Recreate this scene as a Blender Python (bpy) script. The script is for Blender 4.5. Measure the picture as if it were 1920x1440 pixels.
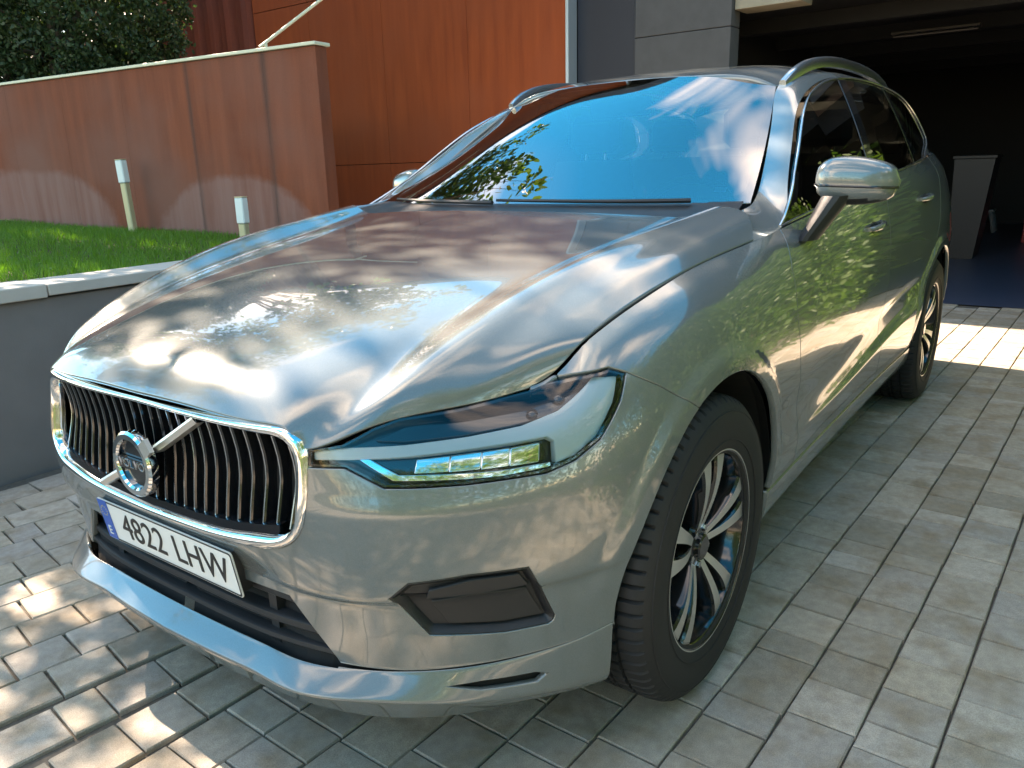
import bpy, math, random
import numpy as np
from math import sin, cos, pi, radians, atan2, hypot
from mathutils import Matrix, Vector
random.seed(7); rng = np.random.default_rng(7)
sc = bpy.context.scene
for o in list(bpy.data.objects): bpy.data.objects.remove(o, do_unlink=True)

# ---------------------------------------------------------------- camera
CAM = np.array((1.642, 1.544, 1.239))
_y, _p, _r = radians(217.3438), radians(-16.0785), radians(-1.9172)
FW = np.array((cos(_p)*cos(_y), cos(_p)*sin(_y), sin(_p)))
_rt = np.cross(FW, (0, 0, 1)); _rt /= np.linalg.norm(_rt); _up = np.cross(_rt, FW)
RT = _rt*cos(_r)+_up*sin(_r); UP = _up*cos(_r)-_rt*sin(_r)
cd = bpy.data.cameras.new('camera'); cam = bpy.data.objects.new('camera', cd); sc.collection.objects.link(cam)
cd.sensor_width = 36; cd.lens = 1493.33/1920*36; cd.shift_x = (960-914.6)/1920; cd.shift_y = (738.55-720)/1920
cd.clip_start = .02; cd.clip_end = 400
cam.matrix_world = Matrix(((RT[0], UP[0], -FW[0], CAM[0]), (RT[1], UP[1], -FW[1], CAM[1]), (RT[2], UP[2], -FW[2], CAM[2]), (0, 0, 0, 1)))
sc.camera = cam

# ---------------------------------------------------------------- sky, sun, exposure
SUN = np.array((-.06, -.78, .64)); SUN /= np.linalg.norm(SUN)
SUN_EL = math.asin(SUN[2]); SUN_AZ = atan2(SUN[0], SUN[1])
w = bpy.data.worlds.new('World'); sc.world = w; w.use_nodes = True
nt = w.node_tree; nt.nodes.clear()
def wn(t, **k):
    n = nt.nodes.new(t)
    for a, b in k.items(): setattr(n, a, b)
    return n
sky = wn('ShaderNodeTexSky', sky_type='NISHITA', sun_disc=False, sun_elevation=SUN_EL, sun_rotation=SUN_AZ, altitude=300, air_density=1.0, dust_density=.2, ozone_density=1.0)
bg = wn('ShaderNodeBackground'); bg.inputs[1].default_value = .105
tcw = wn('ShaderNodeTexCoord'); mp = wn('ShaderNodeMapping'); mp.inputs['Scale'].default_value = (1, 1, 2.2); mp.inputs['Location'].default_value = (19.0, -1.9, -.2)
cn = wn('ShaderNodeTexNoise'); cn.inputs['Scale'].default_value = 2.3; cn.inputs['Detail'].default_value = 3.5; cn.inputs['Roughness'].default_value = .48
cr = wn('ShaderNodeValToRGB'); cr.color_ramp.elements[0].position = .50; cr.color_ramp.elements[1].position = .76
mxw = wn('ShaderNodeMix', data_type='RGBA'); mxw.inputs['B'].default_value = (9.6, 8.7, 7.7, 1)
ow = wn('ShaderNodeOutputWorld')
L = nt.links.new
L(tcw.outputs['Generated'], mp.inputs[0]); L(mp.outputs[0], cn.inputs[0]); L(cn.outputs['Fac'], cr.inputs[0])
hs = wn('ShaderNodeHueSaturation'); hs.inputs['Saturation'].default_value = 1.6; hs.inputs['Hue'].default_value = .478; L(sky.outputs[0], hs.inputs['Color'])
L(cr.outputs[0], mxw.inputs['Factor']); L(hs.outputs[0], mxw.inputs['A']); L(mxw.outputs['Result'], bg.inputs[0]); L(bg.outputs[0], ow.inputs[0])
sd = bpy.data.lights.new('sun', 'SUN'); sd.energy = 5.0; sd.angle = radians(.53); sd.color = (1, .93, .82)
so = bpy.data.objects.new('sun', sd); sc.collection.objects.link(so); so.rotation_euler = Vector(SUN).to_track_quat('Z', 'Y').to_euler()
so.location = (3, -3, 12)
sc.view_settings.view_transform = 'Standard'; sc.view_settings.look = 'None'; sc.view_settings.exposure = 2.55; sc.view_settings.gamma = 1
sc.view_settings.use_curve_mapping = False
sc.view_settings.use_white_balance = True; sc.view_settings.white_balance_temperature = 8100; sc.view_settings.white_balance_tint = 21   # camera balanced for open shade
sc.render.engine = 'CYCLES'
sc.cycles.max_bounces = 10; sc.cycles.transparent_max_bounces = 12; sc.cycles.glossy_bounces = 5; sc.cycles.caustics_reflective = False; sc.cycles.caustics_refractive = False

# ---------------------------------------------------------------- materials
MAT = {}
def new_mat(name):
    m = bpy.data.materials.new(name); m.use_nodes = True; MAT[name] = m
    return m, m.node_tree, m.node_tree.nodes['Principled BSDF']
def pbr(name, col, rough=.5, metal=0, coat=0, spec=.5, bump=None, var=None, emit=None, coat_rough=.02):
    """plain Principled; var=(scale, amount) colour mottling, bump=(scale, distance)"""
    m, t, b = new_mat(name)
    b.inputs['Base Color'].default_value = (*col, 1); b.inputs['Roughness'].default_value = rough; b.inputs['Metallic'].default_value = metal
    b.inputs['Coat Weight'].default_value = coat; b.inputs['Coat Roughness'].default_value = coat_rough; b.inputs['Specular IOR Level'].default_value = spec
    tc = t.nodes.new('ShaderNodeTexCoord')
    if var:
        n = t.nodes.new('ShaderNodeTexNoise'); n.inputs['Scale'].default_value = var[0]; n.inputs['Detail'].default_value = 6
        r = t.nodes.new('ShaderNodeMix'); r.data_type = 'RGBA'
        a = var[1]; r.inputs['A'].default_value = (*[c*(1-a) for c in col], 1); r.inputs['B'].default_value = (*[min(1, c*(1+a)) for c in col], 1)
        t.links.new(tc.outputs['Object'], n.inputs[0]); t.links.new(n.outputs['Fac'], r.inputs['Factor']); t.links.new(r.outputs['Result'], b.inputs['Base Color'])
    if bump:
        n = t.nodes.new('ShaderNodeTexNoise'); n.inputs['Scale'].default_value = bump[0]; n.inputs['Detail'].default_value = 5
        u = t.nodes.new('ShaderNodeBump'); u.inputs['Distance'].default_value = bump[1]; u.inputs['Strength'].default_value = .8
        t.links.new(tc.outputs['Object'], n.inputs[0]); t.links.new(n.outputs['Fac'], u.inputs['Height']); t.links.new(u.outputs[0], b.inputs['Normal'])
    if emit:
        b.inputs['Emission Color'].default_value = (*emit[0], 1); b.inputs['Emission Strength'].default_value = emit[1]
    return m
def glass(name, tint, ior=1.5, rough=0.0):
    m, t, b = new_mat(name); t.nodes.remove(b)
    o = t.nodes['Material Output']; tr = t.nodes.new('ShaderNodeBsdfTransparent'); gl = t.nodes.new('ShaderNodeBsdfGlossy'); mx = t.nodes.new('ShaderNodeMixShader'); fr = t.nodes.new('ShaderNodeFresnel')
    tr.inputs[0].default_value = (*tint, 1); gl.inputs['Roughness'].default_value = rough; fr.inputs[0].default_value = ior; gl.inputs[0].default_value = (1, 1, 1, 1)
    t.links.new(fr.outputs[0], mx.inputs[0]); t.links.new(tr.outputs[0], mx.inputs[1]); t.links.new(gl.outputs[0], mx.inputs[2]); t.links.new(mx.outputs[0], o.inputs[0])
    return m

# ---------------------------------------------------------------- object helpers
COL = sc.collection
def mk(name, V, F, mat, parent=None, normals=None, smooth=True, angle=None, mats=None, midx=None, loc=None):
    me = bpy.data.meshes.new(name); me.from_pydata([tuple(map(float, v)) for v in V], [], [tuple(int(i) for i in f) for f in F])
    for mm in (mats or [mat]): me.materials.append(MAT[mm] if isinstance(mm, str) else mm)
    if midx is not None: me.polygons.foreach_set('material_index', np.asarray(midx, dtype=np.int32))
    me.validate(); me.update()
    if smooth:
        me.polygons.foreach_set('use_smooth', np.ones(len(me.polygons), dtype=bool))
        if angle: me.set_sharp_from_angle(angle=radians(angle))
        if normals is not None and len(normals) == len(me.vertices): me.normals_split_custom_set_from_vertices([tuple(map(float, n)) for n in normals])
    else: me.polygons.foreach_set('use_smooth', np.zeros(len(me.polygons), dtype=bool))
    o = bpy.data.objects.new(name, me); COL.objects.link(o)
    if parent: o.parent = parent
    if loc is not None: o.location = loc
    return o
def thing(name, label, cat, loc=(0, 0, 0), group=None, rz=0):
    o = bpy.data.objects.new(name, None); COL.objects.link(o); o.location = loc; o.rotation_euler = (0, 0, rz); o.empty_display_size = .1
    return tag(o, label, cat, group)
def tag(o, label, cat, group=None):
    o['label'] = label; o['category'] = cat
    if group: o['group'] = group
    return o
def struct(o): o['kind'] = 'structure'; return o
def copy_tree(o, parent=None):
    c = o.copy(); COL.objects.link(c); c.parent = parent
    for ch in list(o.children): copy_tree(ch, c)
    return c
class MB:
    """vertex / face collector"""
    def __init__(s): s.V = []; s.F = []; s.M = []
    def add(s, V, F, m=0):
        k = len(s.V); s.V += [tuple(v) for v in V]; s.F += [tuple(i+k for i in f) for f in F]; s.M += [m]*len(F)
        return s
    def box(s, a, b, m=0, ch=0.0):
        (x0, y0, z0), (x1, y1, z1) = a, b
        if ch <= 0:
            V = [(x, y, z) for z in (z0, z1) for y in (y0, y1) for x in (x0, x1)]
            return s.add(V, [(0, 2, 3, 1), (4, 5, 7, 6), (0, 1, 5, 4), (2, 6, 7, 3), (0, 4, 6, 2), (1, 3, 7, 5)], m)
        V = []; F = []; idx = {}
        P = ((x0, x1), (y0, y1), (z0, z1)); 
        for cx in (0, 1):
            for cy in (0, 1):
                for cz in (0, 1):
                    c = (cx, cy, cz)
                    for ax in range(3):
                        p = [P[i][c[i]] for i in range(3)]
                        for i in range(3):
                            if i != ax: p[i] += ch*(1 if c[i] == 0 else -1)
                        idx[c, ax] = len(V); V.append(p)
        def q(*k): return tuple(idx[a] for a in k)
        for ax in range(3):
            o1, o2 = [(1, 2), (2, 0), (0, 1)][ax]
            for e in (0, 1):
                cs = []
                for a, b2 in ((0, 0), (1, 0), (1, 1), (0, 1)):
                    c = [0, 0, 0]; c[ax] = e; c[o1] = a; c[o2] = b2; cs.append((tuple(c), ax))
                F.append(q(*(cs if e else cs[::-1])))
            for a in (0, 1):
                for b2 in (0, 1):
                    c0 = [0, 0, 0]; c0[o1] = a; c0[o2] = b2; c1 = list(c0); c1[ax] = 1
                    f = q((tuple(c0), o1), (tuple(c1), o1), (tuple(c1), o2), (tuple(c0), o2)); F.append(f if a != b2 else f[::-1])
        for c in [(i, j, k) for i in (0, 1) for j in (0, 1) for k in (0, 1)]:
            f = q((c, 0), (c, 1), (c, 2)); F.append(f if sum(c) % 2 else f[::-1])
        return s.add(V, F, m)
    def tube(s, P, R, n=10, cap=True, m=0, up=(0, 0, 1)):
        P = np.array(P, float); R = np.ones(len(P))*R; T = np.gradient(P, axis=0); T /= np.linalg.norm(T, axis=1)[:, None]+1e-12
        V = []; u0 = np.array(up, float)
        if abs(T[0]@u0) > .95: u0 = np.array((1., 0, 0))
        for p, t, r in zip(P, T, R):
            a = np.cross(t, u0); a /= np.linalg.norm(a)+1e-12; u0 = np.cross(a, t)
            V += [p+r*(cos(q)*a+sin(q)*u0) for q in np.arange(n)*2*pi/n]
        F = [(i*n+j, i*n+(j+1) % n, (i+1)*n+(j+1) % n, (i+1)*n+j) for i in range(len(P)-1) for j in range(n)]
        if cap: F += [tuple(range(n))[::-1], tuple((len(P)-1)*n+j for j in range(n))]
        return s.add(V, F, m)
    def build(s, name, mats, parent=None, smooth=False, angle=30, loc=None):
        mats = [mats] if isinstance(mats, str) else mats
        return mk(name, s.V, s.F, None, parent, smooth=smooth, angle=angle if smooth else None, mats=mats, midx=s.M, loc=loc)
def grid_faces(n, m, flip=False, closed=False):
    F = []
    for i in range(n-1):
        for j in range(m-(0 if closed else 1)):
            f = (i*m+j, i*m+(j+1) % m, (i+1)*m+(j+1) % m, (i+1)*m+j)
            F.append(f[::-1] if flip else f)
    return F
def prism(poly, f, d):
    """extruded polygon: f maps (a,b,h) -> point; h in (0,d)"""
    n = len(poly); V = [f(a, b, 0) for a, b in poly]+[f(a, b, d) for a, b in poly]
    return V, [tuple(range(n))[::-1], tuple(range(n, 2*n))]+[(i, (i+1) % n, n+(i+1) % n, n+i) for i in range(n)]
# ---- pure geometry helpers (numpy only) ------------------------------------
def nat_slopes(x, Y):
    """C2 natural cubic spline slopes; x (n,), Y (n,k)"""
    n = len(x); h = np.diff(x)
    A = np.zeros((n, n)); b = np.zeros((n, Y.shape[1]))
    A[0, 0] = 2; A[0, 1] = 1; b[0] = 3*(Y[1]-Y[0])/h[0]
    A[-1, -1] = 2; A[-1, -2] = 1; b[-1] = 3*(Y[-1]-Y[-2])/h[-1]
    for i in range(1, n-1):
        A[i, i-1] = 1/h[i-1]; A[i, i+1] = 1/h[i]; A[i, i] = 2*(1/h[i-1]+1/h[i])
        b[i] = 3*((Y[i]-Y[i-1])/h[i-1]**2+(Y[i+1]-Y[i])/h[i]**2)
    return np.linalg.solve(A, b)
def pch_slopes(x, Y):
    """monotone slopes, x (n,), Y (n,k)"""
    h = np.diff(x)[:, None]; d = np.diff(Y, axis=0)/h
    m = np.zeros_like(Y)
    w1 = 2*h[1:]+h[:-1]; w2 = h[1:]+2*h[:-1]
    a, b = d[:-1], d[1:]
    ok = a*b > 0
    den = np.where(ok, w1/np.where(ok, a, 1)+w2/np.where(ok, b, 1), 1)
    m[1:-1] = np.where(ok, (w1+w2)/den, 0)
    m[0] = d[0]; m[-1] = d[-1]
    return m
def herm(x, Y, M, q):
    """evaluate at q (m,) -> (m,k)"""
    q = np.asarray(q, float)
    i = np.clip(np.searchsorted(x, q, side='right')-1, 0, len(x)-2)
    h = (x[i+1]-x[i]); t = ((q-x[i])/h)[:, None]; h = h[:, None]
    return ((1+2*t)*(1-t)**2)*Y[i]+t*(1-t)**2*h*M[i]+t*t*(3-2*t)*Y[i+1]+t*t*(t-1)*h*M[i+1]
class Spl:
    def __init__(s, x, Y, kind='nat'):
        s.x = np.array(x, float); s.Y = np.array(Y, float)
        if s.Y.ndim == 1: s.Y = s.Y[:, None]
        s.M = (nat_slopes if kind == 'nat' else pch_slopes)(s.x, s.Y)
    def __call__(s, q): return herm(s.x, s.Y, s.M, np.atleast_1d(q))
def chord(P):
    P = np.array(P, float)
    return np.concatenate([[0], np.cumsum(np.linalg.norm(np.diff(P, axis=0), axis=1))])
def curve(P, n, kind='nat'):
    P = np.array(P, float); t = chord(P)
    return Spl(t, P, kind)(np.linspace(0, t[-1], n))

# lower body: plan curve B(s) (front centre, round the left side, to rear centre) + rows
BP = np.array([(.842,0),(.837,.20),(.815,.40),(.745,.59),(.625,.735),(.49,.84),(.36,.905),(.2,.935),(0,.947),(-.3,.943),
      (-.7,.935),(-1.3,.93),(-2,.932),(-2.6,.945),(-2.865,.948),(-3.2,.935),(-3.5,.885),(-3.7,.77),(-3.80,.5),(-3.83,0)])
BS = chord(BP); Bspl = Spl(BS, BP)
def s_of_x(x):                      # side region only (y > .85)
    ss = np.linspace(BS[5], BS[16], 900); xs = Bspl(ss)[:, 0]
    return np.interp(-np.asarray(x, float), -xs, ss)
def s_of_y(y):                      # front region
    ss = np.linspace(0, BS[7], 600); ys = Bspl(ss)[:, 1]
    return np.interp(y, ys, ss)
# stations: F0 F1 C1 C2 C3 A W D0 D1 D2 RA RW RQ RC RE
ST = np.array([0, s_of_y(.40), s_of_y(.59), s_of_y(.735), s_of_y(.84), s_of_x(.36), s_of_x(0), s_of_x(-.55),
      s_of_x(-.95), s_of_x(-2.2), s_of_x(-2.5), s_of_x(-2.865), s_of_x(-3.3), s_of_x(-3.6), BS[-1]])
RZ = np.array([  # F0   F1    C1    C2    C3    A     W     D0    D1    D2    RA    RW    RQ    RC   RE
 [.185,.185,.185,.185,.185,.185,.20, .225,.23, .235,.24, .28, .30, .32, .32],
 [.262,.262,.256,.236,.215,.21, .22, .25, .255,.26, .265,.30, .33, .35, .35],
 [.268,.268,.262,.25, .245,.24, .25, .275,.28, .285,.29, .32, .36, .38, .38],
 [.305,.305,.305,.315,.330,.352,.34, .325,.325,.33, .335,.36, .40, .42, .42],
 [.312,.312,.312,.322,.337,.360,.36, .345,.345,.35, .355,.38, .42, .44, .44],
 [.38, .38, .38, .39, .40, .41, .41, .38, .38, .40, .41, .43, .47, .49, .49],
 [.455,.455,.458,.462,.47, .48, .48, .44, .445,.52, .535,.54, .55, .55, .55],
 [.475,.475,.478,.482,.49, .50, .51, .465,.475,.575,.60, .60, .60, .60, .60],
 [.56, .56, .56, .56, .57, .58, .59, .55, .53, .63, .655,.66, .66, .66, .66],
 [.63, .63, .635,.64, .65, .66, .68, .64, .62, .69, .71, .72, .72, .72, .72],
 [.69, .69, .685,.695,.71, .735,.77, .74, .73, .77, .79, .80, .80, .80, .80],
 [.73, .73, .725,.738,.765,.80, .85, .84, .83, .86, .87, .89, .90, .90, .90],
 [.77, .77, .762,.778,.803,.852,.92, .93, .93, .95, .96, .98, 1.0, 1.0, 1.0],
 [.79, .79, .790,.802,.823,.885,.963,1.0, 1.02,1.09,1.11,1.13,1.15,1.15,1.15],
 [.80, .80, .810,.818,.836,.905,.986,1.04,1.075,1.165,1.185,1.205,1.23,1.23,1.23]])
RD = np.array([
 [-0.055,-0.055,-0.055,-0.06,-0.07,-0.08,-0.07,-0.075,-0.075,-0.075,-0.075,-0.07,-0.07,-0.08,-0.08],
 [-0.001,-0.003,-0.007,-0.018,-0.03,-0.03,-0.03,-0.04,-0.04,-0.04,-0.04,-0.035,-0.03,-0.03,-0.03],
 [0,-0.002,-0.004,-0.01,-0.016,-0.018,-0.02,-0.03,-0.03,-0.03,-0.03,-0.025,-0.02,-0.02,-0.02],
 [-0.045,-0.042,-0.034,-0.022,-0.016,-0.01,-0.012,-0.022,-0.022,-0.022,-0.022,-0.018,-0.01,-0.01,-0.01],
 [-0.052,-0.048,-0.038,-0.026,-0.018,-0.01,-0.01,-0.021,-0.021,-0.021,-0.021,-0.015,-0.01,-0.01,-0.01],
 [-0.055,-0.052,-0.03,-0.021,-0.014,-0.007,-0.005,-0.014,-0.014,-0.014,-0.014,-0.008,0,0,0],
 [-0.058,-0.054,-0.02,-0.014,-0.009,-0.004,-0.001,-0.008,-0.006,-0.006,-0.004,-0.003,0,0,0],
 [-0.056,-0.05,-0.005,-0.003,-0.002,-0.002,0,-0.009,-0.013,-0.026,-0.012,-0.002,0,0,0],
 [-0.014,-0.012,0,0,0,0,0,-0.012,-0.022,-0.026,-0.014,-0.002,0,0,0],
 [-0.006,-0.004,-0.001,-0.001,-0.001,-0.003,-0.003,-0.004,-0.01,-0.014,-0.009,0,0,0,0],
 [-0.012,-0.01,-0.012,-0.014,-0.012,-0.014,-0.01,-0.007,-0.007,-0.009,-0.006,0,0,-0.01,-0.01],
 [-0.018,-0.014,-0.024,-0.032,-0.034,-0.036,-0.024,-0.015,-0.012,-0.012,-0.01,-0.005,-0.01,-0.03,-0.03],
 [-0.024,-0.017,-0.04,-0.058,-0.066,-0.068,-0.05,-0.03,-0.023,-0.021,-0.02,-0.02,-0.03,-0.06,-0.06],
 [-0.028,-0.018,-0.054,-0.08,-0.096,-0.101,-0.092,-0.058,-0.047,-0.046,-0.048,-0.06,-0.08,-0.12,-0.12],
 [-0.032,-0.02,-0.064,-0.097,-0.122,-0.135,-0.136,-0.088,-0.072,-0.07,-0.08,-0.11,-0.14,-0.18,-0.18]])
# extra station at y = .42 so that the recess behind the number plate fades out smoothly
_zc = Spl(ST, RZ.T, 'pch')(s_of_y(.43))[0]; _dc = Spl(ST, RD.T, 'pch')(s_of_y(.43))[0]
RD[5:9, 1] = (-.048, -.050, -.046, -.011); _dc[1:4] = (.010, .016, -.030); _dc[5:9] = (-.043, -.032, -.022, -.007); RD[5:9, 0] = (-.054, -.056, -.053, -.014)
ST[1] = s_of_y(.27); ST = np.insert(ST, 2, s_of_y(.43)); RZ = np.insert(RZ, 2, _zc, 1); RD = np.insert(RD, 2, _dc, 1)
NR = RZ.shape[0]
Zs = Spl(ST, RZ.T, 'pch'); Ds = Spl(ST, RD.T, 'pch'); VK = np.arange(NR).astype(float)
def Q(s, v, off=0.0):
    s = np.atleast_1d(np.asarray(s, float)); v = np.atleast_1d(np.asarray(v, float))
    b = Bspl(s); e = 1e-4
    t = (Bspl(np.clip(s+e, 0, BS[-1]))-Bspl(np.clip(s-e, 0, BS[-1]))); t /= np.linalg.norm(t, axis=1)[:, None]
    n = np.stack([t[:, 1], -t[:, 0]], 1)
    YY = np.stack([Zs(s), Ds(s)], 0)                       # 2,N,R
    i = np.clip(v.astype(int), 0, NR-2); f = v-i; N = np.arange(len(s))
    out = []
    for k in (0, 1):
        Y = YY[k].T; M = pch_slopes(VK, Y) if k == 1 else pch_slopes(VK, Y)
        h00 = (1+2*f)*(1-f)**2; h10 = f*(1-f)**2; h01 = f*f*(3-2*f); h11 = f*f*(f-1)
        out.append(h00*Y[i, N]+h10*M[i, N]+h01*Y[i+1, N]+h11*M[i+1, N])
    z, d = out
    P = np.concatenate([b+n*(d)[:, None], z[:, None]], 1)
    if np.any(off):
        P = P+off*Qn(s, v)
    return P
def Qn(s, v):
    e = 2e-3
    a = Q(np.clip(s+e, 0, BS[-1]), v)-Q(np.clip(s-e, 0, BS[-1]), v)
    b = Q(s, np.clip(v+.02, 0, NR-1))-Q(s, np.clip(v-.02, 0, NR-1))
    n = np.cross(a, b); n /= np.linalg.norm(n, axis=1)[:, None]+1e-12
    return n
def v_of_z(s, z):
    s = np.atleast_1d(np.asarray(s, float)); z = np.atleast_1d(z)*np.ones(len(s))
    Y = Zs(s).T; M = pch_slopes(VK, Y); N = np.arange(len(s)); i = np.zeros(len(s), int)
    for r in range(1, NR-1): i = np.where(Y[r] <= z, r, i)
    y0, y1, m0, m1 = Y[i, N], Y[i+1, N], M[i, N], M[i+1, N]; lo = np.zeros(len(s)); hi = np.ones(len(s))
    for _ in range(22):
        f = (lo+hi)/2; zz = (1+2*f)*(1-f)**2*y0+f*(1-f)**2*m0+f*f*(3-2*f)*y1+f*f*(f-1)*m1
        lo = np.where(zz < z, f, lo); hi = np.where(zz < z, hi, f)
    return np.clip(i+(lo+hi)/2, 0, NR-1-1e-9)
def sv_xz(x, z):
    """point(s) of the side surface with given x and z"""
    x = np.atleast_1d(np.asarray(x, float)); z = np.atleast_1d(np.asarray(z, float))
    s = s_of_x(x)
    for _ in range(8):
        v = v_of_z(s, z); p = Q(s, v)
        s = np.clip(s+(p[:, 0]-x), 0, BS[-1])
    return np.stack([s, v_of_z(s, z)], 1)
def sv_yz(y, z):
    """front surface with given y and z"""
    y = np.atleast_1d(np.asarray(y, float)); z = np.atleast_1d(np.asarray(z, float))
    s = s_of_y(np.clip(y, 0, .93))
    for _ in range(14):
        v = v_of_z(s, z); p = Q(s, v)
        s = np.clip(s-.95*(p[:, 1]-y), 0, BS[-1])
    return np.stack([s, v_of_z(s, z)], 1)
# bonnet net
HU = np.array([0, .09, .22, .5, .75, 1.0]); HW = np.array([0, .25, .45, .58, .67, .77, .86, .94, 1.0])
HP = np.array([
 [(.826,0,.817),(.821,.20,.815),(.803,.37,.806),(.787,.445,.792),(.772,.482,.768),(.70,.553,.796),(.605,.632,.812),(.52,.688,.820),(.440,.732,.834)],
 [(.775,0,.862),(.769,.20,.860),(.750,.37,.848),(.724,.46,.836),(.703,.512,.824),(.645,.58,.838),(.56,.65,.852),(.48,.706,.860),(.400,.752,.866)],
 [(.630,0,.916),(.622,.20,.914),(.600,.37,.905),(.575,.465,.897),(.550,.525,.897),(.505,.60,.908),(.45,.665,.909),(.39,.725,.906),(.335,.775,.903)],
 [(.200,0,1.004),(.195,.20,1.003),(.185,.38,.997),(.170,.49,.993),(.155,.555,1.000),(.125,.635,1.017),(.09,.70,1.014),(.05,.76,1.003),(0,.808,.984)],
 [(-.12,0,1.047),(-.125,.20,1.046),(-.135,.39,1.041),(-.15,.51,1.038),(-.165,.585,1.044),(-.19,.665,1.062),(-.22,.73,1.058),(-.24,.782,1.042),(-.25,.822,1.008)],
 [(-.44,0,1.097),(-.445,.20,1.096),(-.465,.41,1.090),(-.49,.55,1.086),(-.505,.63,1.089),(-.52,.70,1.098),(-.53,.755,1.100),(-.49,.80,1.072),(-.42,.828,1.022)]])
def _fix_bonnet():
    hl = [(.482, .762), (.605, .799), (.74, .816), (.85, .824), (.937, .833)]
    for k, (s_, z_) in zip(range(4, 9), hl): HP[0, k] = Q(s_, v_of_z(s_, z_))[0]
    for k, s_ in ((1, 1.005), (2, 1.10), (3, s_of_x(0.0)), (4, s_of_x(-.26)), (5, s_of_x(-.43))):
        p = Q(s_, NR-1-1e-6)[0]; d = p-HP[k, 8]; HP[k, 8] = p
        for j, f_ in ((7, .55), (6, .2)): HP[k, j] += d*f_
_fix_bonnet()
for _k in range(1, 6): HP[_k, 5, 2] += .009; HP[_k, 4, 2] -= .005; HP[_k, 3, 2] -= .003
def tens(U, W, P, u, w):
    """bicubic natural spline net"""
    U = np.asarray(U, float); W = np.asarray(W, float); P = np.asarray(P, float)
    u = np.atleast_1d(u); w = np.atleast_1d(w)
    nU, nW, _ = P.shape
    # spline in U for every w column, evaluated at u -> (m, nW*3); then spline in W per point
    a = Spl(U, P.reshape(nU, -1))(u).reshape(-1, nW, 3)
    Y = a.transpose(1, 0, 2).reshape(nW, -1); M = nat_slopes(W, Y)
    Y = Y.reshape(nW, -1, 3); M = M.reshape(nW, -1, 3)
    i = np.clip(np.searchsorted(W, w, side='right')-1, 0, nW-2); N = np.arange(len(u))
    h = W[i+1]-W[i]; t = ((w-W[i])/h)[:, None]; h = h[:, None]
    return ((1+2*t)*(1-t)**2)*Y[i, N]+t*(1-t)**2*h*M[i, N]+t*t*(3-2*t)*Y[i+1, N]+t*t*(t-1)*h*M[i+1, N]
def hood(u, w): return tens(HU, HW, HP, u, w)

# ---- panels: a polygon in a surface's (a,b) domain, cut exactly out of a grid -----------------
def dens(P, step, closed=True):
    out = []; n = len(P)
    for i in range(n if closed else n-1):
        a = np.array(P[i], float); b = np.array(P[(i+1) % n], float); k = max(1, int(np.ceil(np.linalg.norm(b-a)/step)))
        out += [tuple(a+(b-a)*t/k) for t in range(k)]
    if not closed: out.append(tuple(P[-1]))
    return out
def inset(P, d):
    """offset closed polygon inwards by d"""
    P = np.array(P, float); n = len(P)
    A = 0.5*np.sum(P[:, 0]*np.roll(P[:, 1], -1)-np.roll(P[:, 0], -1)*P[:, 1]); sg = 1 if A > 0 else -1
    e = np.roll(P, -1, 0)-P; e /= np.linalg.norm(e, axis=1)[:, None]+1e-12
    nn = sg*np.stack([-e[:, 1], e[:, 0]], 1); a = nn; b = np.roll(nn, 1, 0)
    m = a+b; l = np.maximum(np.sum(m*a, 1), .5)
    return P+m/l[:, None]*d
def clip_axis(poly, ax, val, keep_gt):
    out = []; n = len(poly)
    for i in range(n):
        p = poly[i]; q = poly[(i+1) % n]
        ip = (p[ax] >= val) if keep_gt else (p[ax] <= val); iq = (q[ax] >= val) if keep_gt else (q[ax] <= val)
        if ip: out.append(p)
        if ip != iq:
            t = (val-p[ax])/(q[ax]-p[ax]); r = [p[0]+(q[0]-p[0])*t, p[1]+(q[1]-p[1])*t]; r[ax] = val; out.append(tuple(r))
    return out
def despike(c):
    c = list(c); ch = True
    while ch and len(c) > 2:
        ch = False
        for i in range(len(c)):
            p, q, r = c[i-1], c[i], c[(i+1) % len(c)]
            ax, ay, bx, by = p[0]-q[0], p[1]-q[1], r[0]-q[0], r[1]-q[1]
            la_, lb_ = hypot(ax, ay), hypot(bx, by)
            if la_ < 1e-7 or lb_ < 1e-7 or (abs(ax*by-ay*bx) < 1e-5*la_*lb_ and ax*bx+ay*by > 0): c.pop(i); ch = True; break
    return c
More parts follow.
